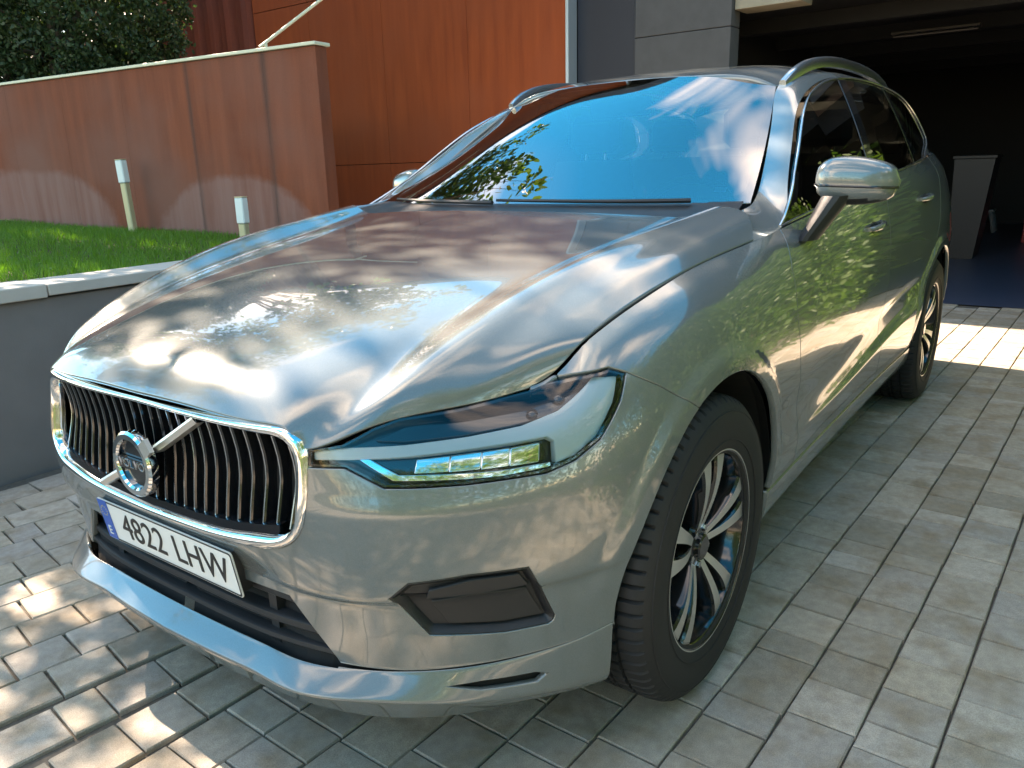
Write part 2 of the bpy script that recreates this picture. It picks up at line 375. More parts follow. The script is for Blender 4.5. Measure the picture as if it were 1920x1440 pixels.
def cut(poly, la, lb):
    """-> domain verts, faces"""
    poly = [tuple(map(float, p)) for p in poly]; A = np.array(poly)
    la = np.array(la); lb = np.array(lb)
    la = la[(la > A[:, 0].min()-1e9) & (la < A[:, 0].max()+1e9)]
    touched = set(); n = len(poly)
    for i in range(n):
        p = A[i]; q = A[(i+1) % n]; k = 24
        pts = p+(q-p)*np.linspace(0, 1, k)[:, None]
        for ii, jj in zip(np.searchsorted(la, pts[:, 0], 'right')-1, np.searchsorted(lb, pts[:, 1], 'right')-1):
            for di in (0, -1):
                for dj in (0, -1): touched.add((ii+di, jj+dj))
    ca = (la[:-1]+la[1:])/2; cb = (lb[:-1]+lb[1:])/2
    X, Y = np.meshgrid(ca, cb, indexing='ij'); ins = np.zeros(X.shape, bool)
    for i in range(n):
        (x0, y0), (x1, y1) = poly[i], poly[(i+1) % n]
        if y0 == y1: continue
        c = ((y0 > Y) != (y1 > Y)) & (X < (x1-x0)*(Y-y0)/(y1-y0)+x0); ins ^= c
    verts = {}; VL = []; F = []
    def vid(p):
        k = (round(p[0], 6), round(p[1], 6))
        if k not in verts: verts[k] = len(VL); VL.append(k)
        return verts[k]
    for i in range(len(ca)):
        sub = None
        for j in range(len(cb)):
            if (i, j) in touched:
                if sub is None: sub = clip_axis(clip_axis(poly, 0, la[i], True), 0, la[i+1], False)
                c = sub
                if len(c) > 2: c = clip_axis(c, 1, lb[j], True)
                if len(c) > 2: c = clip_axis(c, 1, lb[j+1], False)
                if len(c) > 2:
                    f = []
                    c = despike(c)
                    for p in c:
                        q = vid(p)
                        if not f or f[-1] != q: f.append(q)
                    if len(f) > 2 and f[0] == f[-1]: f.pop()
                    if len(f) > 2 and len(set(f)) == len(f):
                        a = np.array([VL[q] for q in f]); ar = .5*np.sum(a[:, 0]*np.roll(a[:, 1], -1)-np.roll(a[:, 0], -1)*a[:, 1])
                        if abs(ar) > 1e-9: F.append(f if ar > 0 else f[::-1])
            elif ins[i, j]:
                F.append([vid((la[i], lb[j])), vid((la[i+1], lb[j])), vid((la[i+1], lb[j+1])), vid((la[i], lb[j+1]))])
    return np.array(VL), F
def skin(dom, F, f, flip=False, flange=.016, rnd=.0022, sym=False, eps=(2e-3, 2e-2), off=0.0, slit=None):
    """domain mesh -> 3D verts, faces, normals with a rounded, turned-in edge"""
    a, b = dom[:, 0], dom[:, 1]
    P = f(a, b)
    da = f(a+eps[0], b)-f(a-eps[0], b); db = f(a, b+eps[1])-f(a, b-eps[1])
    N = np.cross(da, db); N /= np.linalg.norm(N, axis=1)[:, None]+1e-12
    if flip: N = -N
    P = P+N*off
    F = [list(x) for x in F]
    if flip: F = [x[::-1] for x in F]
    V = list(P); NN = list(N)
    if flange:
        cnt = {}
        for fc in F:
            for i in range(len(fc)): 
                k = (fc[i], fc[(i+1) % len(fc)]); cnt[k] = cnt.get(k, 0)+1
        bd = [k for k in cnt if (k[1], k[0]) not in cnt]
        if sym: bd = [k for k in bd if not (abs(P[k[0], 1]) < 2e-3 and abs(P[k[1], 1]) < 2e-3)]
        if slit is not None:      # the zero-width bridge to a hole is no edge
            A_, B_ = np.array(slit[0]), np.array(slit[1]); D_ = B_-A_; l2 = D_@D_
            tt = np.clip(((dom-A_)@D_)/l2, 0, 1); dist = np.linalg.norm(dom-(A_+tt[:, None]*D_), axis=1)
            bd = [k for k in bd if not (dist[k[0]] < 4e-3 and dist[k[1]] < 4e-3 and abs(tt[k[0]]-tt[k[1]]) > 1e-4 and abs((dom[k[1]]-dom[k[0]])@D_) > .97*np.linalg.norm(dom[k[1]]-dom[k[0]])*l2**.5)]
        out = {}
        for i, j in bd:
            e = P[j]-P[i]; o = np.cross(e, N[i]); l = np.linalg.norm(o)
            if l > 1e-9:
                for q in (i, j): out[q] = out.get(q, 0)+o/l
        r1 = {}; r2 = {}
        for q, o in out.items():
            o = o/(np.linalg.norm(o)+1e-12)
            if sym and abs(P[q, 1]) < 2e-3: o = o*np.array((1, 0, 1))
            r1[q] = len(V); V.append(P[q]+o*rnd*.7-N[q]*rnd*.8); NN.append((N[q]+1.2*o)/np.linalg.norm(N[q]+1.2*o))
            r2[q] = len(V); V.append(P[q]+o*rnd*.7-N[q]*flange); NN.append(o)
        for i, j in bd:
            if i in r1 and j in r1:
                F.append([j, i, r1[i], r1[j]]); F.append([r1[j], r1[i], r2[i], r2[j]])
    return np.array(V), F, np.array(NN)
def mirror(V, F, N, join):
    """mirrored copy in y; join=True -> both halves in one mesh, welded on y=0"""
    V2 = V*np.array((1, -1, 1)); N2 = N*np.array((1, -1, 1))
    if not join: return V2, [x[::-1] for x in F], N2
    idx = np.arange(len(V))+len(V); ax = np.abs(V[:, 1]) < 1e-3
    V = V.copy(); N = N.copy(); V[ax, 1] = 0; N[ax, 1] = 0; N /= np.linalg.norm(N, axis=1)[:, None]+1e-12
    V2 = V*np.array((1, -1, 1)); N2 = N*np.array((1, -1, 1))
    keep = ~ax; mp = np.where(ax, np.arange(len(V)), 0); mp[keep] = len(V)+np.arange(keep.sum())
    return np.concatenate([V, V2[keep]]), F+[[int(mp[i]) for i in x[::-1]] for x in F], np.concatenate([N, N2[keep]])
VLN = np.unique(np.concatenate([np.linspace(0, NR-1, (NR-1)*6+1), np.arange(NR)]))
ARCH_F = (-.030, .360, .415, .415); ARCH_R = (-2.868, .362, .405, .42)
def flare(P):
    o = np.zeros(len(P))
    for cx_, cz_, rx, rz in (ARCH_F, ARCH_R):
        r = np.hypot((P[:, 0]-cx_)/(rx+.07), (P[:, 2]-cz_)/(rz+.07))
        t = np.clip((1.0-r)/.075, 0, 1); g = t*t*(3-2*t)
        k = np.clip((P[:, 2]-.40)/.15, 0, 1)
        o = np.maximum(o, .009*g*k*(P[:, 1] > .8))
    return o
def QF(s, v):
    s = np.clip(s, 0, BS[-1]); v = np.clip(v, 0, NR-1-1e-9)
    P = Q(s, v); P[:, 1] += flare(P)
    return P
def qpoly(sz, gap=.002, step=.012):
    """closed polygon in (s,z) metres -> (s,v)"""
    p = np.array(dens(sz, step)); p = inset(p, gap) if gap else p
    p[:, 0] = np.clip(p[:, 0], 0, BS[-1])
    return np.stack([p[:, 0], v_of_z(p[:, 0], p[:, 1])], 1)
def arch_pts(A, t0, t1, n=40):
    t = np.linspace(radians(t0), radians(t1), n); x = A[0]+A[2]*np.cos(t); z = A[1]+A[3]*np.sin(t)
    q = sv_xz(x, z); return list(zip(q[:, 0], z))
# ================================================================ the place
def nodes_of(name, rough=.8, spec=.4):
    m, t, b = new_mat(name); b.inputs['Roughness'].default_value = rough; b.inputs['Specular IOR Level'].default_value = spec
    N = t.nodes.new
    def nd(ty, **k):
        n = N(ty)
        for a, v in k.items():
            if a in n.inputs: n.inputs[a].default_value = v
            else: setattr(n, a, v)
        return n
    return m, t, b, nd, t.links.new
def mixc(nd, Lk, fac, a, b, mode='MIX'):
    x = nd('ShaderNodeMix', data_type='RGBA', blend_type=mode)
    for s_, v in (('Factor', fac), ('A', a), ('B', b)):
        if hasattr(v, 'is_output'): Lk(v, x.inputs[s_])
        elif s_ == 'Factor': x.inputs[s_].default_value = v
        else: x.inputs[s_].default_value = (*v, 1) if len(v) == 3 else v
    return x.outputs['Result']
def mth(nd, Lk, op, a, b=None):
    x = nd('ShaderNodeMath', operation=op)
    for i, v in enumerate((a, b)):
        if v is None: continue
        if hasattr(v, 'is_output'): Lk(v, x.inputs[i])
        else: x.inputs[i].default_value = v
    return x.outputs[0]
def ramp(nd, Lk, v, lo, hi):
    x = nd('ShaderNodeMapRange'); x.inputs['From Min'].default_value = lo; x.inputs['From Max'].default_value = hi; Lk(v, x.inputs[0]); return x.outputs[0]
def paver_mat(name, src):
    m, t, b, nd, Lk = nodes_of(name, .82)
    tc = nd('ShaderNodeTexCoord'); geo = nd('ShaderNodeNewGeometry')
    if src == 'obj': rnd = nd('ShaderNodeObjectInfo').outputs['Random']
    else: rnd = geo.outputs['Random Per Island']
    cr = nd('ShaderNodeValToRGB'); e = cr.color_ramp.elements; e[0].color = (.34, .305, .245, 1); e[1].color = (.53, .49, .43, 1)
    for p, c in ((.3, (.46, .41, .335)), (.55, (.41, .38, .335)), (.8, (.49, .43, .335))): q = e.new(p); q.color = (*c, 1)
    Lk(rnd, cr.inputs[0])
    big = nd('ShaderNodeTexNoise', Scale=9., Detail=4.); fine = nd('ShaderNodeTexNoise', Scale=420., Detail=3.); med = nd('ShaderNodeTexNoise', Scale=38., Detail=5.)
    for n in (big, fine, med): Lk(geo.outputs['Position'], n.inputs[0])
    c = mixc(nd, Lk, ramp(nd, Lk, big.outputs['Fac'], .45, .75), cr.outputs[0], (.33, .26, .175))
    c = mixc(nd, Lk, ramp(nd, Lk, med.outputs['Fac'], .35, .7), mixc(nd, Lk, 1., c, (.80, .80, .82), 'MULTIPLY'), c)
    c = mixc(nd, Lk, ramp(nd, Lk, fine.outputs['Fac'], .3, .7), mixc(nd, Lk, 1., c, (.72, .72, .72), 'MULTIPLY'), mixc(nd, Lk, 1., c, (1.12, 1.12, 1.12), 'MULTIPLY'))
    Lk(c, b.inputs['Base Color'])
    bp = nd('ShaderNodeBump', Distance=.0012, Strength=.7); Lk(fine.outputs['Fac'], bp.inputs['Height']); Lk(bp.outputs[0], b.inputs['Normal'])
paver_mat('paver', 'obj'); paver_mat('paver_field', 'island')
pbr('joint_sand', (.10, .09, .075), .95, var=(60, .5)); pbr('earth', (.07, .05, .035), .95, var=(12, .4)); pbr('render_grey', (.175, .165, .16), .85, var=(6, .18), bump=(160, .0008)); pbr('coping_stone', (.47, .45, .41), .75, var=(14, .12), bump=(220, .0006))
pbr('cap_metal', (.62, .60, .44), .45); pbr('garage_dark', (.0045, .0045, .006), .8, var=(3, .3)); pbr('garage_floor', (.045, .065, .11), .35, var=(8, .2)); pbr('anthracite', (.030, .033, .042), .55, var=(5, .2)); pbr('block_dark', (.066, .066, .068), .8, var=(9, .22), bump=(90, .001)); pbr('navy', (.012, .015, .026), .5)  # garage_floor: reflected sky is put into its blue base colour
pbr('steel_trim', (.42, .50, .56), .35, .6); pbr('soffit', (.26, .23, .17), .6, var=(12, .2)); pbr('bollard_body', (.50, .46, .28), .45, .2); pbr('bollard_lens', (.66, .76, .74), .35); pbr('stool_white', (.25, .25, .25), .5); pbr('cabinet', (.007, .007, .007), .5); pbr('red_crate', (.30, .02, .02), .5); pbr('fixture', (.03, .03, .032), .4)
pbr('bark', (.115, .085, .060), .9, var=(14, .45), bump=(50, .006)); pbr('bark_red', (.20, .10, .06), .9, var=(14, .45), bump=(50, .006))
def corten(name, c0, c1, c2, stain=False):
    m, t, b, nd, Lk = nodes_of(name, .78, .3); tc = nd('ShaderNodeTexCoord')
    mp = nd('ShaderNodeMapping'); mp.inputs['Scale'].default_value = (5, 5, .45); Lk(tc.outputs['Object'], mp.inputs[0])
    st = nd('ShaderNodeTexNoise', Scale=2.0, Detail=6., Roughness=.6); Lk(mp.outputs[0], st.inputs[0])
    bl = nd('ShaderNodeTexNoise', Scale=1.1, Detail=5.); Lk(tc.outputs['Object'], bl.inputs[0])
    fi = nd('ShaderNodeTexNoise', Scale=160., Detail=4.); Lk(tc.outputs['Object'], fi.inputs[0])
    c = mixc(nd, Lk, ramp(nd, Lk, st.outputs['Fac'], .35, .65), c0, c1); c = mixc(nd, Lk, ramp(nd, Lk, bl.outputs['Fac'], .45, .70), c, c2)
    c = mixc(nd, Lk, ramp(nd, Lk, fi.outputs['Fac'], .25, .75), mixc(nd, Lk, 1., c, (.8, .78, .76), 'MULTIPLY'), mixc(nd, Lk, 1., c, (1.15, 1.15, 1.15), 'MULTIPLY'))
    if stain:
        sp = nd('ShaderNodeSeparateXYZ'); Lk(tc.outputs['Object'], sp.inputs[0]); wob = mth(nd, Lk, 'MULTIPLY', mth(nd, Lk, 'SUBTRACT', bl.outputs['Fac'], .5), .55); wf = nd('ShaderNodeTexNoise', Scale=16., Detail=3.); Lk(tc.outputs['Object'], wf.inputs[0])
        wob = mth(nd, Lk, 'ADD', wob, mth(nd, Lk, 'MULTIPLY', mth(nd, Lk, 'SUBTRACT', wf.outputs['Fac'], .5), .14))
        tot = None
        for cu, cw, ru, rw in ((2.98, .02, .90, .46), (.88, -.02, .72, .38)):
            du = mth(nd, Lk, 'DIVIDE', mth(nd, Lk, 'SUBTRACT', sp.outputs[0], cu), ru); dw = mth(nd, Lk, 'DIVIDE', mth(nd, Lk, 'SUBTRACT', sp.outputs[2], cw), rw)
            r = mth(nd, Lk, 'SQRT', mth(nd, Lk, 'ADD', mth(nd, Lk, 'MULTIPLY', du, du), mth(nd, Lk, 'MULTIPLY', dw, dw)))
            k = ramp(nd, Lk, mth(nd, Lk, 'ADD', r, wob), 1.06, .94); tot = k if tot is None else mth(nd, Lk, 'MAXIMUM', tot, k)
        c = mixc(nd, Lk, mth(nd, Lk, 'MULTIPLY', tot, mth(nd, Lk, 'MULTIPLY', ramp(nd, Lk, st.outputs['Fac'], .1, .6), .80)), c, (.27, .145, .125))
        for cu, wd in ((1.11, .030), (.43, .040)):
            d = mth(nd, Lk, 'ABSOLUTE', mth(nd, Lk, 'SUBTRACT', mth(nd, Lk, 'ADD', sp.outputs[0], mth(nd, Lk, 'MULTIPLY', wob, .08)), cu)); k = mth(nd, Lk, 'MULTIPLY', ramp(nd, Lk, d, wd, wd*.3), ramp(nd, Lk, st.outputs['Fac'], .3, .55))
            c = mixc(nd, Lk, mth(nd, Lk, 'MULTIPLY', k, .6), c, (.055, .035, .03))
    Lk(c, b.inputs['Base Color']); bp = nd('ShaderNodeBump', Distance=.0012, Strength=.6); Lk(fi.outputs['Fac'], bp.inputs['Height']); Lk(bp.outputs[0], b.inputs['Normal'])
corten('corten_wall', (.18, .046, .022), (.25, .066, .030), (.215, .085, .060), True); corten('corten_house', (.265, .048, .012), (.345, .066, .016), (.30, .062, .020)); corten('corten_maroon', (.16, .035, .020), (.21, .045, .025), (.18, .045, .03))
def leaf_mat(name, a, b_, trans=.35):
    m, t, b, nd, Lk = nodes_of(name, .5, .45); g = nd('ShaderNodeNewGeometry'); c = mixc(nd, Lk, g.outputs['Random Per Island'], a, b_); Lk(c, b.inputs['Base Color'])
    tr = nd('ShaderNodeBsdfTranslucent'); Lk(mixc(nd, Lk, 1., c, (1.5, 1.7, .7), 'MULTIPLY'), tr.inputs[0]); mx = nd('ShaderNodeMixShader'); mx.inputs[0].default_value = trans
    Lk(b.outputs[0], mx.inputs[1]); Lk(tr.outputs[0], mx.inputs[2]); Lk(mx.outputs[0], t.nodes['Material Output'].inputs[0])
leaf_mat('leaf_tree', (.045, .085, .018), (.10, .15, .03)); leaf_mat('leaf_hedge', (.035, .085, .016), (.085, .15, .025)); leaf_mat('leaf_yellow', (.10, .17, .02), (.19, .22, .03)); leaf_mat('leaf_bush', (.022, .045, .018), (.05, .085, .03), .2); leaf_mat('grass', (.075, .19, .018), (.12, .26, .03), .35)

# ---- paved drive
struct_drive = struct(mk('driveway', [(-5.93, -2.04, -.014), (14, -2.04, -.014), (14, 6.0, -.014), (-5.93, 6.0, -.014)], [(0, 1, 2, 3)], 'joint_sand', smooth=False))
struct(mk('ground', [(-150, -150, -.35), (150, -150, -.35), (150, 150, -.35), (-150, 150, -.35)], [(0, 1, 2, 3)], 'earth', smooth=False))
PW = .153
def pave_y(t, x): return t-.035*min(x, 1.5)-.13*min(1, max(0, (.05-t)/.35))*min(max(0, x-.4), 1.2)
def to_px(P):
    d = np.asarray(P)-CAM; z = d@FW
    return 914.6+1493.3*(d@RT)/z, 738.6-1493.3*(d@UP)/z, z
pav = []
rp = random.Random(3)
for j in range(-15, 40):
    t = .052+j*PW; x = -6.1-rp.random()*.2
    while x < 9.5:
        Lx = rp.choice((.102, .153, .153, .153, .153, .229)) ; xm = x+Lx/2; y0 = pave_y(t+PW/2, xm)
        if x > -5.93 and -2.03 < y0-.075 and y0+.075 < 5.9:
            sl = (pave_y(t+PW/2, xm+.02)-pave_y(t+PW/2, xm-.02))/.04
            jit = .012 if (xm > .45 and t < .0) else .004
            pav.append((xm, y0, Lx, math.atan(sl)+rp.gauss(0, jit), rp.gauss(0, .0008), rp.gauss(0, .004), rp.gauss(0, .004)))
        x += Lx
def seen(p):
    u, v, z = to_px((p[0], p[1], 0))
    if z < .2 or not (-60 < u < 1980 and 300 < v < 1520): return 0
    if -3.75 < p[0] < .45 and -.80 < p[1] < .78: return 0
    if p[0] < .25 and p[1] < -.3: return .0
    return p[2]/z/z
order = sorted(range(len(pav)), key=lambda i: -seen(pav[i])); near = set(order[:300])
def paver_mesh(Lx, seed):
    r = random.Random(seed); g = .0014; hx, hy, c, h = Lx/2-g, PW/2-g, .0038, .06; V = []
    for z, k in ((0, c), (-.004, .0012), (-h, 0)):
        for sx_, sy_ in ((-1, -1), (1, -1), (1, 1), (-1, 1)): V.append((sx_*(hx-k)+r.gauss(0, .0007), sy_*(hy-k)+r.gauss(0, .0007), z))
    return V, [(0, 1, 2, 3)]+[(4*l+(i+1) % 4, 4*l+i, 4*(l+1)+i, 4*(l+1)+(i+1) % 4) for l in (0, 1) for i in range(4)]
PM_ = {}
for Lx in (.102, .153, .229):
    for k in range(4):
        V, F = paver_mesh(Lx, k); me = bpy.data.meshes.new('paver'); me.from_pydata(V, [], F); me.materials.append(MAT['paver']); PM_[Lx, k] = me
FV = []; FF = []
for i in order:
    xm, y0, Lx, rz, dz, tx, ty = pav[i]
    if i in near:
        o = bpy.data.objects.new('paver', PM_[Lx, i % 4]); COL.objects.link(o); o.parent = struct_drive; o.location = (xm, y0, dz); o.rotation_euler = (tx, ty, rz)
    else:
        V, F = paver_mesh(Lx, i % 4); V = np.array(V); c, s_ = cos(rz), sin(rz); k = len(FV)*12
        FV.append(np.stack([xm+V[:, 0]*c-V[:, 1]*s_, y0+V[:, 0]*s_+V[:, 1]*c, dz+V[:, 2]+V[:, 0]*-ty+V[:, 1]*tx], 1)); FF += [tuple(a+k for a in f) for f in F]
pf = mk('paver_field', np.concatenate(FV), FF, 'paver_field', struct_drive, smooth=False); pf['kind'] = 'stuff'

struct(mk('bounce_path', [(-5.7, -9.5, -.006), (-1.85, -9.5, -.006), (-1.85, -2.04, -.006), (-5.7, -2.04, -.006)], [(0, 1, 2, 3)], 'coping_stone', smooth=False))  # hidden path, surfaced pale to bounce light onto the house cladding
# ---- planter wall with coping, lawn
pw_ = thing('planter_wall', 'low grey rendered planter wall with pale stone coping holding the lawn', 'wall', (-1.85, -2.06, 0))
mb = MB(); mb.box((0, -.20, -.3), (9.5, 0, .745), ch=.004); mb.build('wall_body', 'render_grey', pw_)
for k in range(10):
    mb = MB(); x0 = k*.95+.002; mb.box((x0, -.25, .748+.006*(k % 2)), (x0+.944, .028, .800+.006*(k % 3)*.5), ch=.004); mb.build('coping_stone', 'coping_stone', pw_)
def lawn_z(x, y): return .775+.05*(-2.3-y)*np.clip(.9, 0, 1)*.95+.015*np.sin(x*3+y*2)
gx = np.linspace(-1.95, 7.6, 40); gy = np.linspace(-2.28, -7.0, 24); V = [(x, y, float(lawn_z(x, y))) for x in gx for y in gy]
struct(mk('lawn_soil', V, grid_faces(40, 24, flip=True), 'earth'))
def fast(name, V, idx, mat, parent=None, smooth=False):
    me = bpy.data.meshes.new(name); nv = len(V); me.vertices.add(nv); me.vertices.foreach_set('co', np.asarray(V, np.float32).ravel()); k = idx.shape[1]; nf = len(idx)
    me.loops.add(nf*k); me.loops.foreach_set('vertex_index', idx.astype(np.int32).ravel()); me.polygons.add(nf); me.polygons.foreach_set('loop_start', np.arange(0, nf*k, k, dtype=np.int32)); me.polygons.foreach_set('loop_total', np.full(nf, k, np.int32))
    me.materials.append(MAT[mat]); me.update(calc_edges=True); o = bpy.data.objects.new(name, me); COL.objects.link(o)
    if parent: o.parent = parent
    return o
def grass():
    n1, n2 = 60000, 14000
    x = np.concatenate([rng.uniform(-1.9, .9, n1), rng.uniform(.9, 4.5, n2)]); y = np.concatenate([rng.uniform(-5.6, -2.285, n1), rng.uniform(-5, -2.285, n2)])
    k = x > -1.83-(y+2.3)*.135+.02; x, y = x[k], y[k]; n = len(x); z = lawn_z(x, y)-.004
    a = rng.uniform(0, 2*pi, n); h = rng.uniform(.025, .055, n); wd = rng.uniform(.0018, .0035, n); ln = rng.normal(0, .015, (n, 2))
    V = np.zeros((n, 3, 3)); V[:, 0] = np.stack([x-wd*np.cos(a), y-wd*np.sin(a), z], 1); V[:, 1] = np.stack([x+wd*np.cos(a), y+wd*np.sin(a), z], 1); V[:, 2] = np.stack([x+ln[:, 0], y+ln[:, 1], z+h], 1)
    o = fast('lawn', V.reshape(-1, 3), np.arange(3*n).reshape(n, 3), 'grass'); o['kind'] = 'stuff'; o['label'] = 'bright green short lawn behind the grey planter wall'; o['category'] = 'grass'
grass()
# ---- low corten wall
WA = math.atan2(-1, .135)          # local x runs along the wall to the left of the picture
cw = thing('corten_wall', 'low rust brown corten steel wall behind the lawn with pale metal cap', 'wall', (-1.83, -2.3, .86), rz=WA)
Lw = .68
for k in range(8):
    mb = MB(); u0 = [0, .43, 1.11][k] if k < 3 else 1.11+(k-2)*Lw; u1 = [.43, 1.11, 1.79][k] if k < 3 else u0+Lw
    V = [(u, y, z) for z in (-.3, 1.085) for u, y in ((u0+.0006, 0), (u1-.0006, 0), (u1-.0006, -.10), (u0+.0006, -.10))]
    mb.add(V, [(3, 2, 1, 0), (4, 5, 6, 7)]+[(i, (i+1) % 4, 4+(i+1) % 4, 4+i) for i in range(4)]); mb.build('corten_panel', 'corten_wall', cw)
mb = MB(); mb.box((-.012, -.125, 1.088), (5.9, .018, 1.108), ch=.003); mb.build('wall_cap', 'cap_metal', cw)
# terrace behind it
tv = [(-2.02, -3.3), (-1.70, -5.1), (-1.2, -8.0), (-.5, -14), (-9, -14), (-5.7, -9.3)]
struct(mk('terrace', [(x, y, z) for z in (0, 1.86) for x, y in tv], [tuple(range(6, 12))]+[(i, 6+i, 6+(i+1) % 6, (i+1) % 6) for i in range(6)], 'earth', smooth=False))
hr = thing('stair_handrail', 'slanted cream metal handrail rising behind the low rust wall', 'handrail', (-2.35, -3.42, 1.86))
mb = MB(); P = np.array([(0.0, -.04, .24), (-.45, .16, .585), (-.85, .34, .88)]); mb.tube(P, .011, 8); mb.build('rail', 'cap_metal', hr, smooth=True)
for q in (.05,): mb = MB(); p = P[0]+(P[2]-P[0])*q; mb.tube([(p[0], p[1], -.02 if q < .1 else p[2]-.95), p], .012, 8); mb.build('post', 'cap_metal', hr, smooth=True)
# ---- bollard lights on the lawn
def bollard(loc, h, label, tilt):
    b_ = thing('bollard_light', label, 'garden light', loc, 'bollard lights on the lawn'); b_.rotation_euler = (tilt, -.01, .3)
    mb = MB(); mb.box((-.024, -.024, -.05), (.024, .024, h-.16), ch=.006); mb.build('post', 'bollard_body', b_); mb = MB(); mb.box((-.029, -.029, h-.16), (.029, .029, h-.006), ch=.006); mb.build('lens', 'bollard_lens', b_)
    mb = MB(); mb.box((-.030, -.030, h-.0058), (.030, .030, h), ch=.004); mb.build('cap', 'bollard_body', b_)
bollard((-1.45, -3.93, .855), .50, 'tall slim cream bollard light on the lawn against the rust wall', .05); bollard((-1.42, -2.62, .79), .31, 'short pale glass topped bollard light by the end of the rust wall', .0)
# ---- house: corten cladding, garage front and inside
HS = thing('house', 'rust orange corten clad house with an open dark garage', 'house', (-5.6, -2.87, 0))
def hpart(name, a, b, mat, ch=.003): mb = MB(); o = np.array((-5.6, -2.87, 0)); mb.box(tuple(np.array(a)-o), tuple(np.array(b)-o), ch=ch); return mb.build(name, mat, HS)
ye = [-2.875, -4.10, -5.33, -6.56, -7.60]
for k in range(4):
    for z0, z1 in ((-.2, 1.28), (1.287, 3.2), (3.207, 5.2)): hpart('cladding_panel', (-5.68, ye[k+1]+.002, z0), (-5.6, ye[k]-.002, z1), 'corten_house', .002)
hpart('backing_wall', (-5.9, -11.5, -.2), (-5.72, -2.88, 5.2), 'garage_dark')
for k in range(10):
    y1 = -7.62-k*.36; mb = MB(); V = []
    for z in (.0, 5.2): V += [(-.03, y1+2.87, z), (.05, y1+2.87-.05, z), (.05, y1+2.87-.15, z), (-.06, y1+2.87-.20, z), (-.06, y1+2.87-.31, z), (-.03, y1+2.87-.36, z)]
    mb.add(V, [(i, i+1, 7+i, 6+i) for i in range(5)]); mb.build('folded_panel', 'corten_maroon', HS)
hpart('corner_trim', (-5.75, -2.872, -.1), (-5.585, -2.84, 5.2), 'steel_trim', .002)
hpart('jamb_panel', (-5.95, -2.838, -.1), (-5.76, -2.22, 5.2), 'navy')
zz = [-.1, .42, .95, 1.48, 2.0, 2.335, 2.87]
for k in range(6): hpart('wall_block', (-5.95, -2.20, zz[k]+.003), (-5.74, -1.275, zz[k+1]-.003), 'block_dark', .004)
hpart('post', (-5.93, -2.218, -.1), (-5.75, -2.202, 3.0), 'anthracite')
hpart('lintel', (-5.95, -2.20, 2.873), (-5.74, 6.5, 5.2), 'anthracite'); hpart('door_track', (-6.1, -1.27, 2.47), (-5.80, -.70, 2.55), 'soffit')
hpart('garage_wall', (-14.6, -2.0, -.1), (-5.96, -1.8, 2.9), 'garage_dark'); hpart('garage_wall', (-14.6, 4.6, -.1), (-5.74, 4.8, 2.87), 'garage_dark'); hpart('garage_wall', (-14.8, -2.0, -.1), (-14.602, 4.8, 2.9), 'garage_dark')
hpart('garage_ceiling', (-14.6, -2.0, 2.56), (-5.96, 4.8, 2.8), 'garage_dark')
hpart('facade_wall', (-5.95, 4.81, -.1), (-5.75, 12, 5.2), 'block_dark')
hpart('roof_slab', (-15, -12, 5.203), (-5.5, 12, 5.4), 'anthracite')
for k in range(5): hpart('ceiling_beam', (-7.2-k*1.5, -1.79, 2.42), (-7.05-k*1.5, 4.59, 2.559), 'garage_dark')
struct(mk('garage_floor', [(-14.6, -1.8, -.004), (-5.93, -1.8, -.004), (-5.93, 4.6, -.004), (-14.6, 4.6, -.004)], [(0, 1, 2, 3)], 'garage_floor', smooth=False))
# things in the garage
cb = thing('storage_cabinet', 'grey tapered cabinet standing in the dark garage behind the car', 'cabinet', (-9.45, .33, 0)); mb = MB()
mb.add([(-.3, -.16, 0), (.3, -.16, 0), (.3, .10, 0), (-.3, .10, 0), (-.3, -.20, 1.12), (.3, -.20, 1.12), (.3, .20, 1.12), (-.3, .20, 1.12)], [(3, 2, 1, 0), (4, 5, 6, 7), (0, 1, 5, 4), (1, 2, 6, 5), (2, 3, 7, 6), (3, 0, 4, 7)]); mb.build('cabinet_body', 'cabinet', cb)
mb = MB(); mb.box((-.32, -.22, 1.122), (.32, .22, 1.16), ch=.006); mb.build('cabinet_top', 'cabinet', cb)
st_ = thing('step_stool', 'small white plastic step stool deep in the garage', 'stool', (-12.9, .02, 0)); mb = MB(); mb.box((-.16, -.24, .30), (.16, .24, .34), ch=.01); mb.build('seat', 'stool_white', st_)
for sx_ in (-1, 1):
    for sy_ in (-1, 1): mb = MB(); mb.tube([(sx_*.13, sy_*.20, .30), (sx_*.17, sy_*.27, 0)], .028, 4); mb.build('leg', 'stool_white', st_)
fx = thing('tube_light', 'unlit long tube light fitting under the garage ceiling', 'light fitting', (-8.1, -.05, 2.418)); mb = MB(); mb.box((-.05, -.40, -.03), (.05, .40, 0), ch=.006); mb.build('fitting_body', 'fixture', fx); mb = MB(); mb.tube([(0, -.38, -.045), (0, .38, -.045)], .014, 8); mb.build('tube', 'fixture', fx, smooth=True)
bx_ = thing('storage_crate', 'dark red storage crate on the garage floor at the right edge', 'crate', (-11.5, .95, 0)); mb = MB(); mb.box((-.25, -.2, 0), (.25, .2, .5), ch=.01); mb.build('crate_body', 'red_crate', bx_); mb = MB(); mb.box((-.27, -.22, .502), (.27, .22, .53), ch=.008); mb.build('crate_lid', 'red_crate', bx_)
